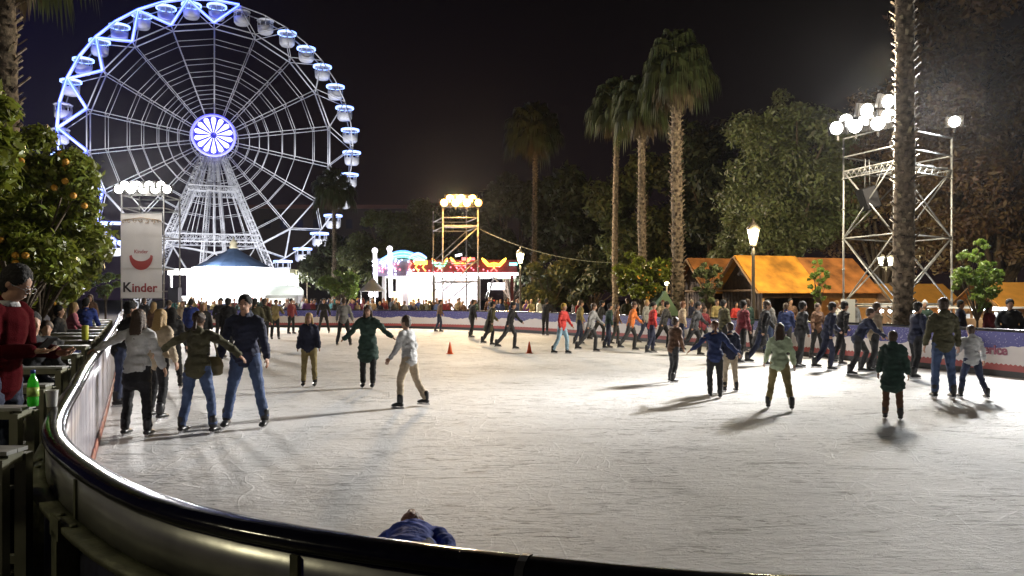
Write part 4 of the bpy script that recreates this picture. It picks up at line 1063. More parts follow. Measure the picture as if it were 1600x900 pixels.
palm('faint far palm behind the warm scaffold tower', 790, 80, 300, 2.6, .22, 28, 8, dead=8)

exec_people = True
# ------------------------------------------------------------------ people
WORK = bpy.data.scenes.new('work')
def remesh(mb, voxel, name, m, foldamp=0, foldscale=5, smooth=2):
    me = mb.mesh('tmp'); o = bpy.data.objects.new('tmp', me); WORK.collection.objects.link(o)
    md = o.modifiers.new('r', 'REMESH'); md.mode = 'VOXEL'; md.voxel_size = voxel; md.use_smooth_shade = True
    if smooth: s = o.modifiers.new('s', 'SMOOTH'); s.iterations = smooth; s.factor = .5
    vl = WORK.view_layers[0]; vl.update(); dg = vl.depsgraph; out = bpy.data.meshes.new_from_object(o.evaluated_get(dg)); out.name = name
    bpy.data.objects.remove(o); bpy.data.meshes.remove(me)
    if foldamp:
        for v in out.vertices:
            c = v.co; nn = noise.noise(Vector((c.x*foldscale, c.y*foldscale, c.z*foldscale*2.4)))+.55*noise.noise(Vector((c.x*foldscale*1.8+5, c.y*foldscale*1.8, c.z*foldscale*6)))
            v.co = c+v.normal*nn*foldamp
    out.materials.clear(); out.materials.append(m)
    out.polygons.foreach_set('use_smooth', [True]*len(out.polygons))
    return out
def dirv(a, f, s):
    a = math.radians(a); f = math.radians(f); return Vector((s*math.sin(a), -math.sin(f)*math.cos(a), -math.cos(a)*math.cos(f)))
POSES = {
 'stand':  dict(lean=2, arms=((12, 4), (8, 14)), arms2=((12, 4), (8, 10)), legs=((4, 3), (3, -2)), legs2=((4, -2), (3, -6))),
 'skate':  dict(lean=8, arms=((15, 12), (14, 32)), arms2=((17, -10), (10, 12)), legs=((9, 16), (9, -4)), legs2=((10, -8), (10, -24))),
 'stride': dict(lean=14, arms=((18, 24), (12, 48)), arms2=((20, -25), (12, -4)), legs=((8, 26), (8, -6)), legs2=((16, -22), (20, -40))),
 'spread': dict(lean=6, arms=((62, 6), (58, 12)), arms2=((60, 6), (48, 10)), legs=((12, 8), (8, -6)), legs2=((12, 8), (8, -8))),
 'cross':  dict(lean=4, arms=((42, 4), (50, 18)), arms2=((38, -4), (46, 6)), legs=((3, 6), (-1, -4)), legs2=((3, 0), (0, -6))),
 'wide':   dict(lean=4, arms=((16, 6), (12, 20)), arms2=((18, 2), (12, 14)), legs=((12, 4), (10, -2)), legs2=((12, 2), (10, -4))),
 'reach':  dict(lean=6, arms2=((16, 8), (14, 20)), arms=((60, 14), (66, 20)), legs=((7, 6), (5, -3)), legs2=((7, -2), (5, -8))),
 'bent':   dict(lean=30, arms=((24, 40), (18, 60)), arms2=((26, 30), (20, 50)), legs=((10, 34), (10, -18)), legs2=((14, -6), (14, -26))),
 'pockets': dict(lean=1, arms=((20, -6), (-14, 34)), arms2=((20, -6), (-14, 34)), legs=((6, 2), (4, -2)), legs2=((6, 0), (4, -4))),
 'phone':  dict(lean=7, arms=((8, 4), (-14, 84)), arms2=((8, 8), (-16, 90)), legs=((4, 2), (3, -2)), legs2=((4, 0), (3, -4)), head=26),
 'arms_up': dict(lean=0, arms=((30, 120), (10, 160)), arms2=((12, 4), (8, 14)), legs=((4, 2), (3, -2)), legs2=((4, 0), (3, -4))),
 'lean_on': dict(lean=16, arms=((14, 40), (4, 78)), arms2=((14, 40), (4, 78)), legs=((4, 6), (3, -2)), legs2=((4, -4), (3, -8))),
 'sit':    dict(lean=8, arms=((10, 20), (-8, 60)), arms2=((10, 20), (-8, 60)), legs=((6, 82), (3, 2)), legs2=((6, 82), (3, -4))),
}
def person_meshes(pose, H=1.75, vox=.014, coat=0, female=False, hair='short', fingers=True, fat=1.0, skirt=0, hood=False, fold=.024):
    q = POSES[pose]; S = H/1.75; lean = math.radians(q['lean'])
    ch = 0.85 if H > 1.45 else 1.0
    sh = .178 if not female else .158
    drop = 0
    hipz = .93; tl = .43; sl = .42
    up = Vector((0, -math.sin(lean), math.cos(lean)))
    legs = []
    for s, k in ((1, 'legs'), (-1, 'legs2')):
        h = Vector((s*.088, 0, 0)); kn = h+dirv(*q[k][0], s)*tl; an = kn+dirv(*q[k][1], s)*sl; legs.append((s, h, kn, an, q[k][1][1]))
    low = min(l[3].z for l in legs)
    hip = Vector((0, 0, -low+.12))          # ankle joint at .12 over the sole incl. skate
    if pose == 'sit': hip = Vector((0, 0, .50))
    legs = [(s, h+hip, k+hip, a+hip, f) for s, h, k, a, f in legs]
    def tp(f): return hip+up*f
    chest = tp(.36); neck = tp(.53); hd = math.radians(q.get('head', 4)+q['lean']*.3)
    hup = Vector((0, -math.sin(hd), math.cos(hd))); head = neck+hup*.155
    arms = []
    for s, k in ((1, 'arms'), (-1, 'arms2')):
        a0 = tp(.485)+Vector((s*sh, 0, 0)); el = a0+dirv(*q[k][0], s)*.275; wr = el+dirv(*q[k][1], s)*.25; arms.append((s, a0, el, wr))
    def torso(mb, e, z0=-.02, z1=.53, flare=0):
        w = fat; fm = .88 if female else 1
        mb.loft([(tp(z0), (.155+e+flare)*w, (.105+e+flare*.7)*w), (tp(.06), (.16+e)*w, (.11+e)*w), (tp(.20), (.128*fm+e)*w, (.095+e)*w), (tp(.34), (.155*fm+e)*w, (.112+e)*w), (tp(.45), (.160*fm+e), (.095+e)), (tp(.50), (.12+e*.8), (.075+e*.7)), (tp(min(z1, .55)), .062+e*.5, .06+e*.5)])
    def arm(mb, e, cut=1.0):
        for s, a0, el, wr in arms:
            w2 = el.lerp(wr, cut)
            mb.loft([(a0-Vector((s*.05, 0, 0))+Vector((0, 0, .01)), .05+e, .05+e), (a0+(el-a0)*.12, .05+e, .052+e), (a0.lerp(el, .5), .044+e, .045+e), (el, .036+e, .037+e), (el.lerp(w2, .4), .036+e, .036+e), (w2, .026+e*1.1, .025+e*1.1)], side=(0, 1, 0), n=10)
    def leg(mb, e, cut=1.0, ea=None):
        for s, h, kn, an, f in legs:
            a2 = kn.lerp(an, cut); ea_ = e if ea is None else ea
            mb.loft([(h+Vector((0, 0, .03)), .085+e, .09+e), (h.lerp(kn, .35), .079+e, .083+e), (kn, .054+e, .056+e), (kn.lerp(a2, .35), .052+e, .056+e), (a2, .036+ea_, .038+ea_)], n=10)
    # body
    b = MB(); torso(b, 0); arm(b, 0); leg(b, 0)
    b.loft([(tp(.49), .062, .062), (neck, .055, .057), (head-hup*.03, .052, .056)])
    hb = Matrix.Rotation(hd, 3, 'X')
    b.ball(head+hup*.025+hb @ Vector((0, .012, 0)), (.076, .093, .10), 16, 12, hb); b.ball(head+hb @ Vector((0, -.02, -.045)), (.056, .066, .066), 12, 10, hb)
    b.loft([(head+hb @ Vector((0, -.078, .02)), .008, .008), (head+hb @ Vector((0, -.098, -.018)), .014, .014)], n=8)
    for s in (-1, 1): b.ball(head+hb @ Vector((s*.078, .012, -.002)), (.012, .02, .032), 8, 6, hb)
    for s, a0, el, wr in arms:
        d = (wr-el).normalized(); b.loft([(wr, .026, .022), (wr+d*.04, .036, .018), (wr+d*.085, .04, .017)], side=(0, 1, 0), n=10)
    for s, h, kn, an, f in legs: b.loft([(an+Vector((0, .04, -.045)), .03, .03), (an+Vector((0, -.03, -.04)), .032, .028), (an+Vector((0, -.10, -.06)), .028, .018)], n=10)
    if S != 1: b.v = [tuple(Vector(v)*S) for v in b.v]
    body = remesh(b, vox, 'body', skin, smooth=1)
    if fingers:
        fm_ = MB()
        for s, a0, el, wr in arms:
            d = (wr-el).normalized(); sd = Vector((0, 1, 0)); sd = (sd-d*sd.dot(d)).normalized(); nr = d.cross(sd)*s
            for i, L in enumerate((.062, .072, .068, .052)):
                base = wr+d*.085+sd*(-.03+.02*i); k1 = base+d*L*.5-nr*.008; k2 = base+d*L*.85-nr*.028
                fm_.tube([wr+d*.06+sd*(-.03+.02*i), base, k1, k2], [.009, .0088, .008, .006], 6)
            fm_.tube([wr+d*.03-sd*.03, wr+d*.06-sd*.055-nr*.01, wr+d*.09-sd*.06-nr*.02], [.012, .010, .008], 6)
        fm_.v = [tuple(Vector(v)*S) for v in fm_.v]
        bm = bmesh.new(); bm.from_mesh(body); t_ = fm_.mesh('t', skin); bm.from_mesh(t_); bm.to_mesh(body); bm.free()
        body.polygons.foreach_set('use_smooth', [True]*len(body.polygons))
    def fin(mb, nm, v_, fold): 
        mb.v = [tuple(Vector(v)*S) for v in mb.v]; return remesh(mb, v_, nm, cloth('black'), fold, 6/S)
    j = MB(); e = .034 if coat else .027
    if coat:      # coat reaching the thighs
        j.loft([(tp(-.30)+Vector((0, 0, 0)), .20+e, .155+e), (tp(-.15), .185+e, .135+e), (tp(.06), .16+e, .11+e), (tp(.2), .13+e, .1+e), (tp(.36), .155+e, .112+e)])
    torso(j, e, z0=-.06, flare=.008); arm(j, e*.8, .96)
    if hood: j.ball(neck+Vector((0, .08, .0)), (.11, .07, .08), 10, 8)
    j.loft([(tp(.50), .075, .07), (tp(.555), .066, .064)])
    top = fin(j, 'jacket', vox*1.1, fold)
    l = MB(); leg(l, .017, .95, .026); l.loft([(tp(-.05), .15, .11), (tp(.08), .158, .115)])
    if skirt: l.loft([(tp(-skirt), .20, .16), (tp(-.05), .17, .13), (tp(.1), .15, .11)])
    tr = fin(l, 'trousers', vox*1.1, .012)
    # hair
    h = MB(); hc = head+hup*.045+hb @ Vector((0, .028, 0))
    h.ball(hc, (.094, .100, .100), 18, 12, hb)
    if hair == 'long':
        h.loft([(head+hb @ Vector((0, .07, .03)), .078, .04), (head+hb @ Vector((0, .085, -.08)), .088, .042), (head+hb @ Vector((0, .10, -.2)), .092, .036), (head+hb @ Vector((0, .11, -.29)), .05, .02)])
        for s in (-1, 1): h.loft([(head+hb @ Vector((s*.074, .01, .03)), .02, .045), (head+hb @ Vector((s*.085, .02, -.12)), .024, .04), (head+hb @ Vector((s*.08, .03, -.2)), .014, .02)])
    elif hair == 'tail':
        h.ball(head+hb @ Vector((0, .115, .04)), .035); h.loft([(head+hb @ Vector((0, .125, .02)), .025, .022), (head+hb @ Vector((0, .14, -.14)), .03, .022)])
    elif hair == 'hat': h.ball(hc+hup*.02, (.093, .1, .09), 14, 10, hb); h.ball(hc+hup*.115, .032)
    else:
        h.ball(head+hb @ Vector((0, .052, -.015)), (.086, .066, .082), 12, 8, hb)
    h.v = [tuple(Vector(v)*S) for v in h.v]; hr = remesh(h, vox*.8, 'hair', hairm['black'], .006, 30/S, 1)
    # eyes + brows + mouth
    ey = MB()
    for s in (-1, 1):
        ey.ball((head+hb @ Vector((s*.031, -.082, .012)))*S, (.012*S, .006*S, .006*S), 8, 6, hb); ey.ball((head+hb @ Vector((s*.031, -.088, .033)))*S, (.017*S, .004*S, .004*S), 8, 6, hb)
    ey.ball((head+hb @ Vector((0, -.086, -.052)))*S, (.022*S, .006*S, .005*S), 8, 6, hb)
    eyes = ey.mesh('face_features', mat('dark_eyes', (.05, .02, .015), .4))
    boots = []
    for s, hh, kn, an, f in legs:
        bt = MB(); bt.loft([(an+Vector((0, .0, .12)), .058, .062), (an, .055, .062)]); bt.loft([(an+Vector((0, .045, -.05)), .044, .036), (an+Vector((0, -.05, -.045)), .05, .042), (an+Vector((0, -.155, -.062)), .045, .026)])
        bt.v = [tuple(Vector(v)*S) for v in bt.v]; bmh = bt.mesh('skate_boot', mat('dark_skate_boot', (.018, .018, .02), .35))
        bl = MB(); pz = an.z-.085
        bl.beam(Vector((an.x, an.y+.09, pz-.022))*S, Vector((an.x, an.y-.19, pz-.022))*S, .005*S, .026*S)
        for yy in (.04, -.11): bl.box(Vector((an.x, an.y+yy, pz-.0))*S, (.035*S, .05*S, .03*S))
        boots.append((bmh, bl.mesh('blade', mat('skate_steel', (.5, .5, .52), .25, .9))))
    return dict(body=body, top=top, tr=tr, hair=hr, eyes=eyes, boots=boots)
def put(o, m):
    o.material_slots[0].link = 'OBJECT'; o.material_slots[0].material = m
def person(ms, loc, rz, label, jc, tc_, hc='black', group=None, sk=None, skates=True, scale=1.0, face=True, topname='jacket', cat='person', coatname=None):
    t = thing('person', loc, label, cat, group, rz); t.scale = (scale,)*3
    o = obj('body', ms['body'], t); put(o, sk or skin)
    o = obj(topname, ms['top'], t); put(o, cloth(jc))
    o = obj('trousers', ms['tr'], t); put(o, cloth(tc_))
    o = obj('hair', ms['hair'], t); put(o, hairm[hc] if hc in hairm else cloth(hc))
    if hc not in hairm: o.name = 'hat'
    if face: obj('face_features', ms['eyes'], t)
    for b, bl in ms['boots']:
        k = obj('ice_skate' if skates else 'shoe', b, t)
        if skates: obj('blade', bl, k)
    return t
FRONT = 0; BACK = PI
CACHE = {}
def skater(px, yf, H, pose, face_deg, label, jc, tc_, hc='black', D=None, **kw):
    D = D or 1.8*F/(yf-HZ)
    pk = {k: kw.pop(k) for k in list(kw) if k in ('coat', 'female', 'hair', 'skirt', 'hood', 'fat')}
    if D > 19.5:
        key = (pose, tuple(sorted(pk.items())))
        if key not in CACHE: CACHE[key] = person_meshes(pose, 1.72, .019, fingers=False, **pk)
        ms = CACHE[key]; kw['scale'] = H/1.72
    else: ms = person_meshes(pose, H, .013 if D < 14 else .018, fingers=D < 14, **pk)
    return person(ms, (PX(px, D), D, 0.0), math.radians(face_deg), label, jc, tc_, hc, 'skaters on the ice', face=D < 16, **kw)
# near-left group
skater(188, 634, 1.72, 'lean_on', 130, 'skater in black jacket and dark jeans holding the left boards', 'black', 'dark denim', 'black')
skater(214, 682, 1.62, 'reach', 182, 'woman skater in light grey top and black skirt reaching for the left boards', 'light grey', 'black', 'brown', female=True, hair='long', skirt=.2)
skater(246, 655, 1.62, 'skate', 165, 'blond skater in pale beige jacket just behind the light grey top', 'beige', 'black', 'blond', female=True, hair='long')
skater(268, 606, 1.6, 'skate', 190, 'dark haired skater in charcoal coat between the two near pairs', 'charcoal', 'black', 'black', female=True, hair='long')
skater(308, 678, 1.60, 'spread', 176, 'skater with arms spread, olive jacket and blue jeans', 'olive', 'denim', 'brown', female=True, hair='tail', hood=True)
skater(384, 668, 1.82, 'wide', 5, 'tall man skater in dark navy jacket and blue jeans', 'navy', 'denim', 'black', hood=True)
skater(413, 546, 1.74, 'stand', 150, 'skater in olive jacket behind the tall man', 'olive', 'black', 'brown')
skater(356, 560, 1.75, 'stand', 175, 'skater in black coat far behind the tall man', 'black', 'black', 'black', coat=1)
skater(483, 604, 1.46, 'stand', 8, 'blond child skater in navy top and khaki trousers', 'navy', 'khaki', 'blond', female=True, hair='long')
skater(506, 521, 1.75, 'wide', 10, 'far skater dressed all in black near the left of far boards', 'black', 'black', 'black')
skater(537, 540, 1.78, 'wide', 175, 'skater with grey sweatshirt and black trousers seen from behind', 'grey', 'black', 'brown')
skater(575, 606, 1.62, 'cross', 4, 'woman skater in dark green coat holding her arms out low', 'dark green', 'black', 'brown', female=True, hair='long', coat=1)
skater(640, 636, 1.50, 'skate', 250, 'skater in light grey top and beige trousers striding left of the first cone', 'light grey', 'beige', 'brown')
skater(686, 519, 1.7, 'skate', 100, 'far skater in brown jacket below the warm tower', 'brown', 'dark denim', 'black')
skater(737, 528, 1.72, 'skate', 120, 'skater in charcoal jacket, leftmost of the dark trio', 'charcoal', 'black', 'brown')
skater(765, 540, 1.7, 'stride', 110, 'skater in dark olive coat, middle of the dark trio', 'olive', 'black', 'black', coat=1)
skater(796, 546, 1.68, 'stride', 80, 'skater in black jacket, rightmost of the dark trio', 'black', 'charcoal', 'black')
skater(852, 523, 1.75, 'lean_on', 150, 'skater in black standing against the far boards right of second cone', 'black', 'black', 'black', D=36.5)
skater(878, 553, 1.62, 'skate', 60, 'skater with red jacket and pale blue jeans', 'red', 'pale denim', 'mustard')
skater(922, 550, 1.65, 'stride', 75, 'skater in grey jacket right of the pale blue jeans', 'grey', 'charcoal', 'brown')
skater(950, 545, 1.6, 'skate', 100, 'skater in dark green jacket between the grey and orange jackets', 'dark green', 'dark denim', 'black')
skater(985, 548, 1.7, 'stride', 85, 'skater in orange jacket with charcoal trousers right of centre', 'orange', 'charcoal', 'brown')
skater(1018, 552, 1.66, 'skate', 95, 'skater in red jacket and navy trousers before the orange tree', 'red', 'navy', 'black', hair='tail')
skater(1052, 598, 1.38, 'skate', 120, 'child skater in brown top beside the blue jacketed pair', 'brown', 'charcoal', 'brown')
skater(1084, 556, 1.7, 'stride', 70, 'skater in charcoal jacket behind the blue jacketed pair', 'charcoal', 'black', 'black')
skater(1117, 622, 1.36, 'cross', 172, 'child skater in dark blue jacket seen from behind', 'dark blue', 'charcoal', 'auburn', female=True, hair='tail')
skater(1141, 612, 1.30, 'stand', 185, 'child skater in pink jacket with beige trousers beside dark blue jacket', 'navy', 'beige', 'brown')['label'] = 'child skater in navy jacket with beige trousers beside dark blue jacket'
skater(1158, 568, 1.72, 'skate', 110, 'adult skater in maroon jacket in front of the lantern', 'maroon', 'black', 'black')
skater(1190, 572, 1.75, 'stride', 80, 'adult skater in black coat right of the lantern', 'black', 'dark denim', 'brown', coat=1)
skater(1218, 640, 1.38, 'skate', 160, 'child skater in pale green top with hands out', 'pale green', 'khaki', 'brown', hair='long', female=True)
skater(1250, 576, 1.7, 'skate', 95, 'adult skater in charcoal jacket just behind pale green top', 'charcoal', 'charcoal', 'black')
skater(1292, 580, 1.72, 'stride', 85, 'adult skater in navy jacket left of the small green coat', 'navy', 'navy', 'black')
skater(1340, 585, 1.66, 'bent', 75, 'stooping adult skater in navy blue jacket behind the small green coat', 'navy', 'charcoal', 'brown')
skater(1395, 656, 1.28, 'stand', 150, 'small child skater in long dark green coat', 'dark green', 'brown', 'brown', coat=1, hair='short', hood=True)
skater(1474, 623, 1.76, 'stand', 170, 'man skater in olive jacket with grey blue jeans at right', 'olive', 'denim', 'brown', hood=True)
skater(1519, 623, 1.30, 'skate', 175, 'boy skater in light grey hoodie and dark jeans at right', 'light grey', 'dark denim', 'brown', hood=True)

for a in ((905, 538, 1.7, 'skate', 95, 'adult skater in khaki jacket just right of the red jacket', 'khaki', 'dark denim', 'brown'),
          (936, 534, 1.72, 'stride', 80, 'adult skater in black jacket behind the grey and teal jackets', 'black', 'black', 'black'),
          (962, 538, 1.55, 'skate', 85, 'shorter skater in brown jacket just left of the orange jacket', 'brown', 'charcoal', 'brown'),
          (1008, 536, 1.72, 'skate', 60, 'adult skater in grey jacket between orange and red jackets', 'grey', 'dark denim', 'blond'),
          (1036, 545, 1.7, 'stride', 75, 'adult skater in charcoal jacket behind the brown topped child', 'charcoal', 'black', 'black'),
          (1064, 548, 1.68, 'skate', 95, 'adult skater in pale beige jacket and dark jeans by the huts', 'beige', 'dark denim', 'auburn'),
          (1098, 548, 1.5, 'skate', 40, 'short skater in maroon jacket behind the dark blue child', 'maroon', 'charcoal', 'brown'),
          (1130, 556, 1.7, 'stand', 110, 'adult skater in olive jacket left of the maroon one', 'olive', 'black', 'black'),
          (1168, 550, 1.72, 'stand', 200, 'adult skater in dark green jacket under the lantern', 'dark green', 'black', 'brown'),
          (1200, 552, 1.7, 'pockets', 120, 'adult skater in grey jacket behind the pale green child', 'grey', 'denim', 'black'),
          (1228, 555, 1.6, 'stand', 150, 'adult skater in dark blue jacket near the brown hut', 'dark blue', 'charcoal', 'brown'),
          (1276, 560, 1.62, 'wide', 30, 'adult skater in brown jacket left of the scaffold tower foot', 'brown', 'black', 'brown'),
          (1312, 572, 1.74, 'stride', 95, 'adult skater in black jacket at the scaffold tower foot', 'black', 'black', 'black'),
          (1365, 582, 1.68, 'skate', 90, 'adult skater in beige coat left of the small green coat', 'beige', 'charcoal', 'brown'),
          (1430, 592, 1.7, 'skate', 100, 'adult skater in navy jacket right of the small green coat', 'navy', 'black', 'black')):
    skater(*a)
# fallen skater close to the near boards
ms = person_meshes('skate', 1.6, .012, hair='tail')
t = person(ms, (-1.55, 5.25, .14), 0, 'skater in blue jacket lying on the ice by the near boards', 'blue', 'dark denim', 'auburn', 'skaters on the ice')
t.rotation_mode = 'QUATERNION'; M_ = Matrix.Rotation(math.radians(6), 4, 'Z') @ Matrix.Rotation(math.radians(-86), 4, 'X') @ Matrix.Rotation(PI, 4, 'Z'); t.rotation_quaternion = M_.to_quaternion(); t.location = (-.56, 4.0, .13)
# olive shoulder bag
bag = thing('shoulder_bag', (PX(330, 10.35), 10.35, .78), 'brown olive shoulder bag at the hip of the spread armed skater', 'bag')
mb = MB(); mb.loft([((0, 0, 0), .16, .05), ((0, 0, .1), .17, .06), ((0, 0, .2), .14, .04)]); bg_ = remesh(mb, .012, 'pouch', mat('olive_leather', (.14, .11, .045), .55), .005); obj('pouch', bg_, bag)
mb = MB(); mb.tube([(.1, 0, .2), (.02, .03, .45), (-.14, .0, .62)], .012, 6); mb.build('strap', mat('olive_leather', (.14, .11, .045), .55), bag)

# spectators
VAR = [person_meshes('stand', 1.72, .024, fingers=False), person_meshes('pockets', 1.75, .024, fingers=False, fat=1.08),
       person_meshes('stand', 1.62, .024, fingers=False, female=True, hair='long'), person_meshes('lean_on', 1.70, .024, fingers=False, female=True, hair='tail'),
       person_meshes('stand', 1.68, .024, fingers=False, hair='hat'), person_meshes('arms_up', 1.72, .024, fingers=False)]
VN = ['short', 'short', 'long', 'tied back', 'knitted hat', 'short']
jcs = ['black', 'navy', 'brown', 'maroon', 'charcoal', 'olive', 'grey', 'dark green', 'purple', 'khaki', 'denim', 'dark blue', 'beige', 'teal']
rs = random.Random(5); used = set(); n_ = 0
CR = 'spectators standing behind the far boards'
spots = []
for row, (D0, n) in enumerate(((47.4, 46), (48.6, 38), (50.0, 26))):
    for k in range(n):
        px = 262+(830-262)*(k+.5)/n+rs.uniform(-6, 6)
        spots.append((px, D0+rs.uniform(-.3, .3)))
for px, D in spots:
    x = PX(px, D)
    # keep outside of boards
    i = min(range(NE), key=lambda q: (EDGE[q]-Vector((x, D))).length)
    dd = (Vector((x, D))-EDGE[i]).dot(NRM[i])
    if dd < .6: D += .7-dd; x = PX(px, D)
    if abs(px-720) < 34 and 49 < D < 54: continue
    if abs(px-223) < 40 and D > 49: continue
    for _ in range(60):
        v = rs.randrange(6); j = rs.choice(jcs); h = rs.choice(['black', 'brown', 'brown', 'blond', 'auburn', 'grey']) if v != 4 else rs.choice(['black', 'red', 'grey', 'beige', 'mustard'])
        pl = 'left of small palm' if px < 500 else ('between palm and ride' if px < 600 else ('left of warm tower' if px < 700 else 'right of warm tower'))
        if v == 4: lb = f'spectator in {j} jacket with {h} knitted hat, {pl}'
        elif v == 5: lb = f'spectator in {j} jacket with {h} hair raising an arm, {pl}'
        elif v == 1: lb = f'spectator in {j} jacket, {h} hair and hands in pockets, {pl}'
        else: lb = f'spectator in {j} jacket with {VN[v]} {h} hair, {pl}'
        if lb not in used: used.add(lb); break
    hm = h if v != 4 else h
    face = rs.uniform(-40, 40)
    if v == 4 and h in ('black', 'grey'): hm = 'charcoal' if h == 'black' else 'light grey'; lb = lb.replace('black knitted', 'charcoal knitted').replace('grey knitted', 'light grey knitted')
    person(VAR[v], (x, D, -.02), math.radians(face), lb, j, rs.choice(['black', 'navy', 'dark denim', 'charcoal']), hm, CR, skates=False, scale=rs.uniform(.90, 1.06), face=False)
# right hand spectators
G4 = 'spectators behind the right boards'
for px, D, v, j, h, lb in ((1578, 18.8, 1, 'black', 'black', 'spectator in black jacket with short black hair leaning by the right boards'),
                           (1545, 21, 2, 'maroon', 'brown', 'spectator in maroon jacket with long brown hair near the gift stall'),
                           (1500, 21.5, 0, 'navy', 'black', 'spectator in navy jacket between scaffold tower and young tree'),
                           (1300, 27, 3, 'white', 'blond', 'spectator in white jacket beside the left tower post'),
                           (1335, 26.6, 0, 'grey', 'brown', 'spectator in grey jacket left of the bulb stall'),
                           (1235, 29, 1, 'brown', 'black', 'spectator in brown jacket before the amber hut'),
                           (1150, 30, 2, 'red', 'black', 'spectator in red jacket left of the lantern'),
                           (1120, 30.5, 0, 'khaki', 'brown', 'spectator in khaki jacket before the dark gable'),
                           (1080, 32.5, 4, 'navy', 'beige', 'spectator in navy jacket and beige hat by leftmost hut'),
                           (1035, 34, 3, 'beige', 'auburn', 'spectator in beige jacket with tied auburn hair by the orange tree'),
                           (980, 37, 1, 'olive', 'brown', 'spectator in olive jacket left of the orange tree'),
                           (905, 41, 2, 'red', 'blond', 'spectator in red jacket with blond hair behind the boards'),
                           (842, 44.5, 0, 'white', 'brown', 'spectator in white jacket right of the lantern post'),
                           (831, 46, 3, 'khaki', 'blond', 'spectator in khaki jacket with tied blond hair by lantern post'),
                           (1445, 24, 4, 'dark green', 'grey', 'spectator in dark green jacket and pale hat under tower')):
    hh = 'light grey' if (v == 4 and h == 'grey') else h
    person(VAR[v], (PX(px, D), D, -.02), math.radians(rs.uniform(-30, 60)), lb, j, 'dark denim', hh, G4, skates=False, face=False)
# people along the left deck
G5 = 'people on the left deck behind the boards'
SIT = person_meshes('sit', 1.72, .02, fingers=False); SITF = person_meshes('sit', 1.65, .02, fingers=False, female=True, hair='long')
def deckp(ms, px, D, rzd, j, h, lb, dz=0, tr='dark denim'):
    person(ms, (PX(px, D), D, DECK+dz), math.radians(rzd), lb, j, tr, h, G5, skates=False, face=False)
deckp(SIT, 45, 8.6, 60, 'black', 'black', 'seated person in black jacket behind the man in red sweater', .1)
deckp(SIT, 133, 19.5, 190, 'blue', 'black', 'seated person with blue jacket seen from behind at the deck tables', .25)
deckp(SITF, 110, 18.2, 120, 'pink', 'blond', 'seated blond woman in pink jacket beside the blue jacket', .2)
deckp(VAR[2], 141, 25, 20, 'brown', 'brown', 'standing woman in brown jacket far along the left deck', 0)
deckp(VAR[0], 72, 11.6, 40, 'charcoal', 'brown', 'standing person in charcoal jacket under the orange trees', -.55)
deckp(VAR[1], 92, 16.5, 100, 'black', 'black', 'standing person in black jacket between the orange tree trunks', -.4)
G6 = 'skaters crowding at the far left corner'
for px, D, v, j, h, rzd, lb in ((205, 21, 0, 'grey', 'black', 170, 'skater in grey sweater by the left boards below the banner'),
                           (240, 26, 2, 'brown', 'blond', 175, 'skater with long blond hair in brown jacket below the banner'),
                           (225, 30, 1, 'charcoal', 'brown', 160, 'skater in charcoal jacket directly below the banner lettering'),
                           (262, 24, 3, 'black', 'brown', 190, 'skater in black jacket with tied hair right of the banner'),
                           (298, 25, 0, 'blue', 'black', 180, 'skater in bright blue jacket seen from behind'),
                           (318, 22.5, 2, 'black', 'blond', 20, 'skater in black jacket with long blond hair right of blue jacket'),
                           (345, 30, 1, 'black', 'black', 10, 'skater in black jacket with hands in pockets far behind'),
                           (285, 33, 2, 'beige', 'auburn', 0, 'skater in beige jacket with auburn hair at the far left corner'),
                           (430, 33, 3, 'khaki', 'brown', 30, 'skater in khaki jacket with tied hair left of the blond child'),
                           (455, 38, 0, 'maroon', 'black', 60, 'skater in maroon jacket at the far boards behind the blond child'),
                           (398, 24, 1, 'olive', 'black', 185, 'skater in olive jacket with hands in pockets right of tall man')):
    person(VAR[v], (PX(px, D), D, 0), math.radians(rzd), lb, j, 'black', h, G6, face=False)

# the man in the red sweater at the left
POSES['phone2'] = POSES['phone']
ms = person_meshes('phone', 1.76, .009, fingers=True, fat=.96, fold=.008)
man = person(ms, (PX(-4, 5.35), 5.35, DECK), math.radians(90), 'man in dark red sweater and glasses looking at a phone by the deck tables', 'maroon', 'dark denim', 'black', None, skates=False, topname='sweater')
put([c for c in man.children if c.name.startswith('sweater')][0], mat('red_knit', (.055, .003, .005), 1.0, bump=.25, bscale=120, spec=.05))
mb = MB(); S_ = 1.76/1.75
hip = .12+.85*math.cos(math.radians(3)); lean = math.radians(7); nk = Vector((0, -math.sin(lean)*.53, hip+math.cos(lean)*.53))
hd = math.radians(26+2.1); hbm = Matrix.Rotation(hd, 3, 'X'); hdp = nk+Vector((0, -math.sin(hd), math.cos(hd)))*.155
mb.lathe([(.062, 0), (.078, -.025), (.085, -.02), (.07, .02), (.062, .02)], nk+Vector((0, -.0, .015)), 14); mb.build('shirt_collar', cloth('light grey'), man)
g = MB()
for s in (-1, 1):
    pts = [hdp+hbm @ Vector((s*.033+.026*math.cos(2*PI*k/12), -.103, .012+.018*math.sin(2*PI*k/12))) for k in range(13)]; g.tube(pts, .0022, 4)
    g.tube([hdp+hbm @ Vector((s*.059, -.10, .016)), hdp+hbm @ Vector((s*.08, .0, .012))], .002, 4)
g.build('glasses', mat('glasses_frame', (.4, .4, .4), .3, .8), man)
# phone held in the hands
ph = thing('phone', (0, 0, 0), 'dark phone held by the man in the red sweater', 'phone')
R0 = Matrix.Rotation(math.radians(90), 4, 'Z')
wrl = Vector((0, -.36, hip+.33))
wpos = Matrix.Translation((PX(-4, 5.35), 5.35, DECK)) @ R0 @ Vector((0, -.34, hip+.26))
ph.location = wpos; ph.rotation_euler.z = math.radians(72)
mb = MB(); mb.box((0, 0, 0), (.075, .15, .01), Matrix.Rotation(math.radians(-35), 3, 'X')); mb.build('case', black, ph)

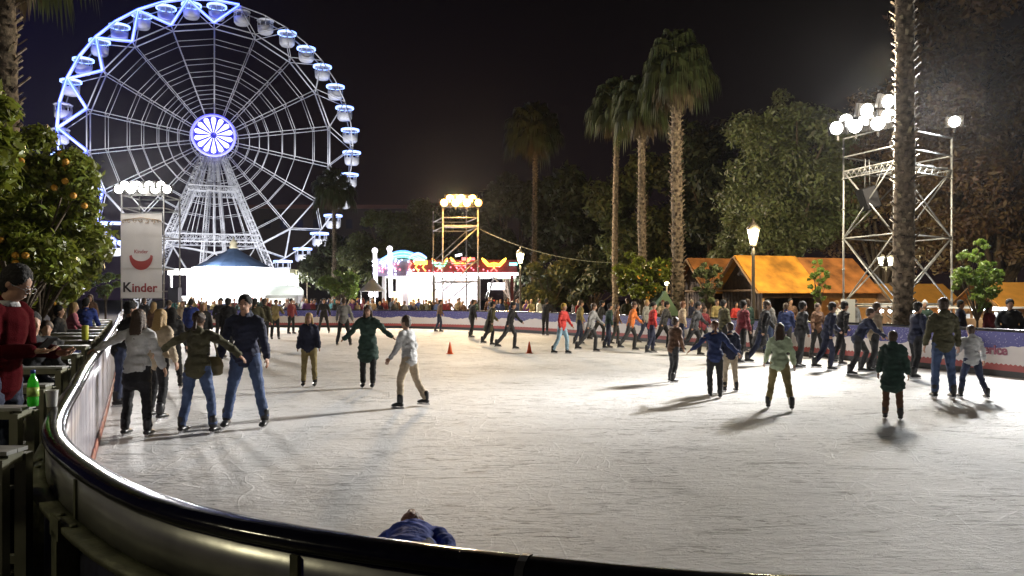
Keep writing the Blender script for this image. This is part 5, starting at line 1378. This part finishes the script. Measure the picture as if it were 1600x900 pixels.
# ------------------------------------------------------------------ deck tables, bottle, cup, case
tm = mat('deck_table_metal', (.24, .24, .17), .42, .3, var=.2, vscale=5)
tm2 = mat('pale_slats', (.42, .42, .40), .4, .3, var=.2, vscale=5)
ldir = Vector((-.4455, .895)); lout = Vector((-.895, -.4455))
def table_proto():
    t = thing('slatted_table', (0, 0, 0), '', 'table', 'slatted metal bar tables in a row on the left deck')
    Wd = 1.25; dp = .17; h = .83
    for x in (0, -Wd):
        for y in (-dp/2, dp/2):
            mb = MB(); mb.box((x, y, h/2-.03), (.055, .055, h+.02)); mb.build('leg', tm, t)
    mb = MB()
    for y in (-dp/2, dp/2): mb.box((-Wd/2, y, h-.03), (Wd-.06, .035, .05))
    for x in (0, -Wd): mb.box((x, 0, h-.03), (.035, dp-.06, .05))
    mb.box((-Wd/2, dp/2, .3), (Wd-.06, .03, .04)); mb.box((-Wd/2, -dp/2, .3), (Wd-.06, .03, .04)); mb.build('frame', tm, t)
    for k in range(2):
        mb = MB(); mb.box((-Wd/2, -dp/2+.045+k*(dp-.09), h+.005), (Wd+.05, .075, .018)); mb.build('slat', tm2, t)
    return t
def bench_proto():
    t = thing('slatted_bench', (0, 0, 0), '', 'bench', 'slatted metal benches between the deck tables')
    Wd = 1.2; dp = .36; h = .45
    for x in (-.08, -Wd+.08):
        mb = MB(); mb.box((x, -dp/2+.03, h/2), (.04, .04, h)); mb.box((x, dp/2-.03, h/2), (.04, .04, h)); mb.box((x, 0, .2), (.03, dp-.1, .03)); mb.build('leg', tm, t)
    for k in range(5): mb = MB(); mb.box((-Wd/2, -dp/2+.035+k*(dp-.07)/4, h+.01), (Wd, .05, .02)); mb.build('slat', tm2, t)
    return t
rows = [3.75, 5.0, 6.3, 7.9, 9.8, 11.4, 12.9, 14.3, 15.6, 17.2, 18.8, 20.6, 22.6, 24.8]
ordn = ['nearest', 'second', 'third', 'fourth', 'fifth', 'sixth', 'seventh', 'eighth', 'ninth', 'tenth', 'eleventh', 'twelfth', 'thirteenth', 'farthest']
tp_ = table_proto(); bp_ = bench_proto()
def left_at(D):
    i = min(range(0, i_end_plain), key=lambda k: abs(EDGE[k].y-D)); return i
for k, D in enumerate(rows):
    o = tp_ if k == 0 else copytree(tp_)
    i = left_at(D); p = eoff(i, .24); o.location = (p.x, p.y, DECK); o.rotation_euler.z = math.radians(0 if k < 2 else 8)
    o['label'] = f'{ordn[k]} slatted metal bar table along the left boards' + (' holding the green bottle' if k == 1 else '')
    if k < len(rows)-1:
        D2 = (D+rows[k+1])/2; b = bp_ if k == 0 else copytree(bp_)
        i = left_at(D2); p = eoff(i, .32); b.location = (p.x, p.y, DECK); b.rotation_euler.z = math.radians(0 if k < 2 else 8)
        b['label'] = f'slatted bench between the {ordn[k]} and {ordn[k+1]} deck tables'
TZ = DECK+.83+.014
bo = thing('bottle', (PX(53, 5.0), 4.99, TZ), 'green plastic drink bottle with blue cap on the second deck table', 'bottle')
gm = mat('green_bottle_plastic', (.10, .55, .08), .12, trans=.35, coat=.4)
mb = MB(); mb.lathe([(.026, 0), (.033, .006), (.034, .06), (.031, .075), (.034, .09), (.034, .14), (.028, .17), (.014, .20), (.0125, .215)], n=16); mb.build('bottle_body', gm, bo)
mb = MB(); mb.lathe([(.0345, .065), (.0355, .065), (.0355, .125), (.0345, .125)], n=16); mb.build('bottle_label', mat('lime_label', (.45, .65, .15), .4), bo)
mb = MB(); mb.lathe([(.0145, .214), (.0145, .234), (.013, .236)], n=12); mb.build('cap', mat('blue_cap', (.03, .08, .35), .4), bo)
cu = thing('paper_cup', (PX(81, 4.97), 4.97, TZ), 'white paper cup on the table beside the green bottle', 'cup')
mb = MB(); mb.lathe([(.028, 0), (.030, .004), (.038, .105), (.040, .108), (.036, .108), (.028, .01)], n=18); mb.build('cup_wall', mat('white_paper', (.78, .78, .76), .6), cu)
ms_ = thing('equipment_case', (-3.35, 4.55, DECK), 'black equipment case with white lettering standing under the deck tables', 'case')
mb = MB(); mb.box((0, 0, .26), (.7, .45, .5)); mb.box((0, 0, .515), (.72, .47, .03)); mb.build('shell', black, ms_)
mb = MB(); mb.tube([(-.1, -.24, .4), (-.1, -.27, .42), (.1, -.27, .42), (.1, -.24, .4)], .012, 6); mb.build('handle', galv, ms_)
o = obj('lettering', textmesh('MAX', .055, mat('white_print', (.8, .8, .8), .5), extrude=.001, bold=.002), ms_, (.18, -.229, .44)); o.rotation_euler.x = PI/2
# yellow cup far along
mb = MB(); mb.lathe([(.045, 0), (.05, .01), (.055, .22), (.05, .24)], n=12); yb = mb.build('yellow_jug', mat('yellow_plastic', (.5, .5, .05), .4), None, (PX(133, 12.9), 12.9, TZ)); tag(yb, 'yellow jug standing on a far deck table', 'jug')

# ------------------------------------------------------------------ traffic cones
cm = mat('orange_cone', (.75, .10, .015), .45)
for px, yb_, lb in ((703, 553, 'small orange traffic cone on ice, left of the two'), (827, 552, 'small orange traffic cone on ice, right of the two')):
    D = 1.8*F/(yb_-HZ); c = thing('traffic_cone', (PX(px, D), D, 0), lb, 'cone', 'orange cones on the ice')
    mb = MB(); mb.lathe([(.085, .02), (.06, .15), (.02, .35), (.012, .38)], n=14); mb.build('cone_body', cm, c)
    mb = MB(); mb.box((0, 0, .011), (.22, .22, .02)); mb.build('cone_base', cm, c)

# unseen street lamp added to light the orange trees from the front
bl_ = thing('street_lamp', (-7.0, 1.5, GROUND), 'unseen lantern street lamp added left of the camera to light the trees', 'street lamp', 'lantern street lamps around the rink')
mb = MB(); mb.lathe([(.2, 0), (.2, .25), (.13, .4), (.07, 1.1), (.055, 4.4)], n=10); mb.build('post', polem, bl_)
lantern(bl_, 0, 4.4, glow('lantern_glass_55', (1, .93, .55), 11))
light('lantern_light', 'POINT', (-6.6, 1.6, 4.7), 200, (1, .9, .62), None, .2)

bpy.data.scenes.remove(WORK)

HAZE = 0.000065  # thin volume added so the lamps glow in the air
mb = MB(); mb.box((0, 90, 29), (260, 260, 62)); hz = mb.build('haze', None) if False else obj('haze', mb.mesh('haze'))
hm_ = bpy.data.materials.new('lamp_glow_haze'); hm_.use_nodes = True; nt = hm_.node_tree; nt.nodes.remove(nt.nodes['Principled BSDF'])
pv = nt.nodes.new('ShaderNodeVolumePrincipled'); pv.inputs['Color'].default_value = (.9, .9, .92, 1); pv.inputs['Density'].default_value = HAZE; pv.inputs['Anisotropy'].default_value = .82
nt.links.new(pv.outputs[0], nt.nodes['Material Output'].inputs['Volume']); hz.data.materials.append(hm_); tag(hz, kind='stuff')
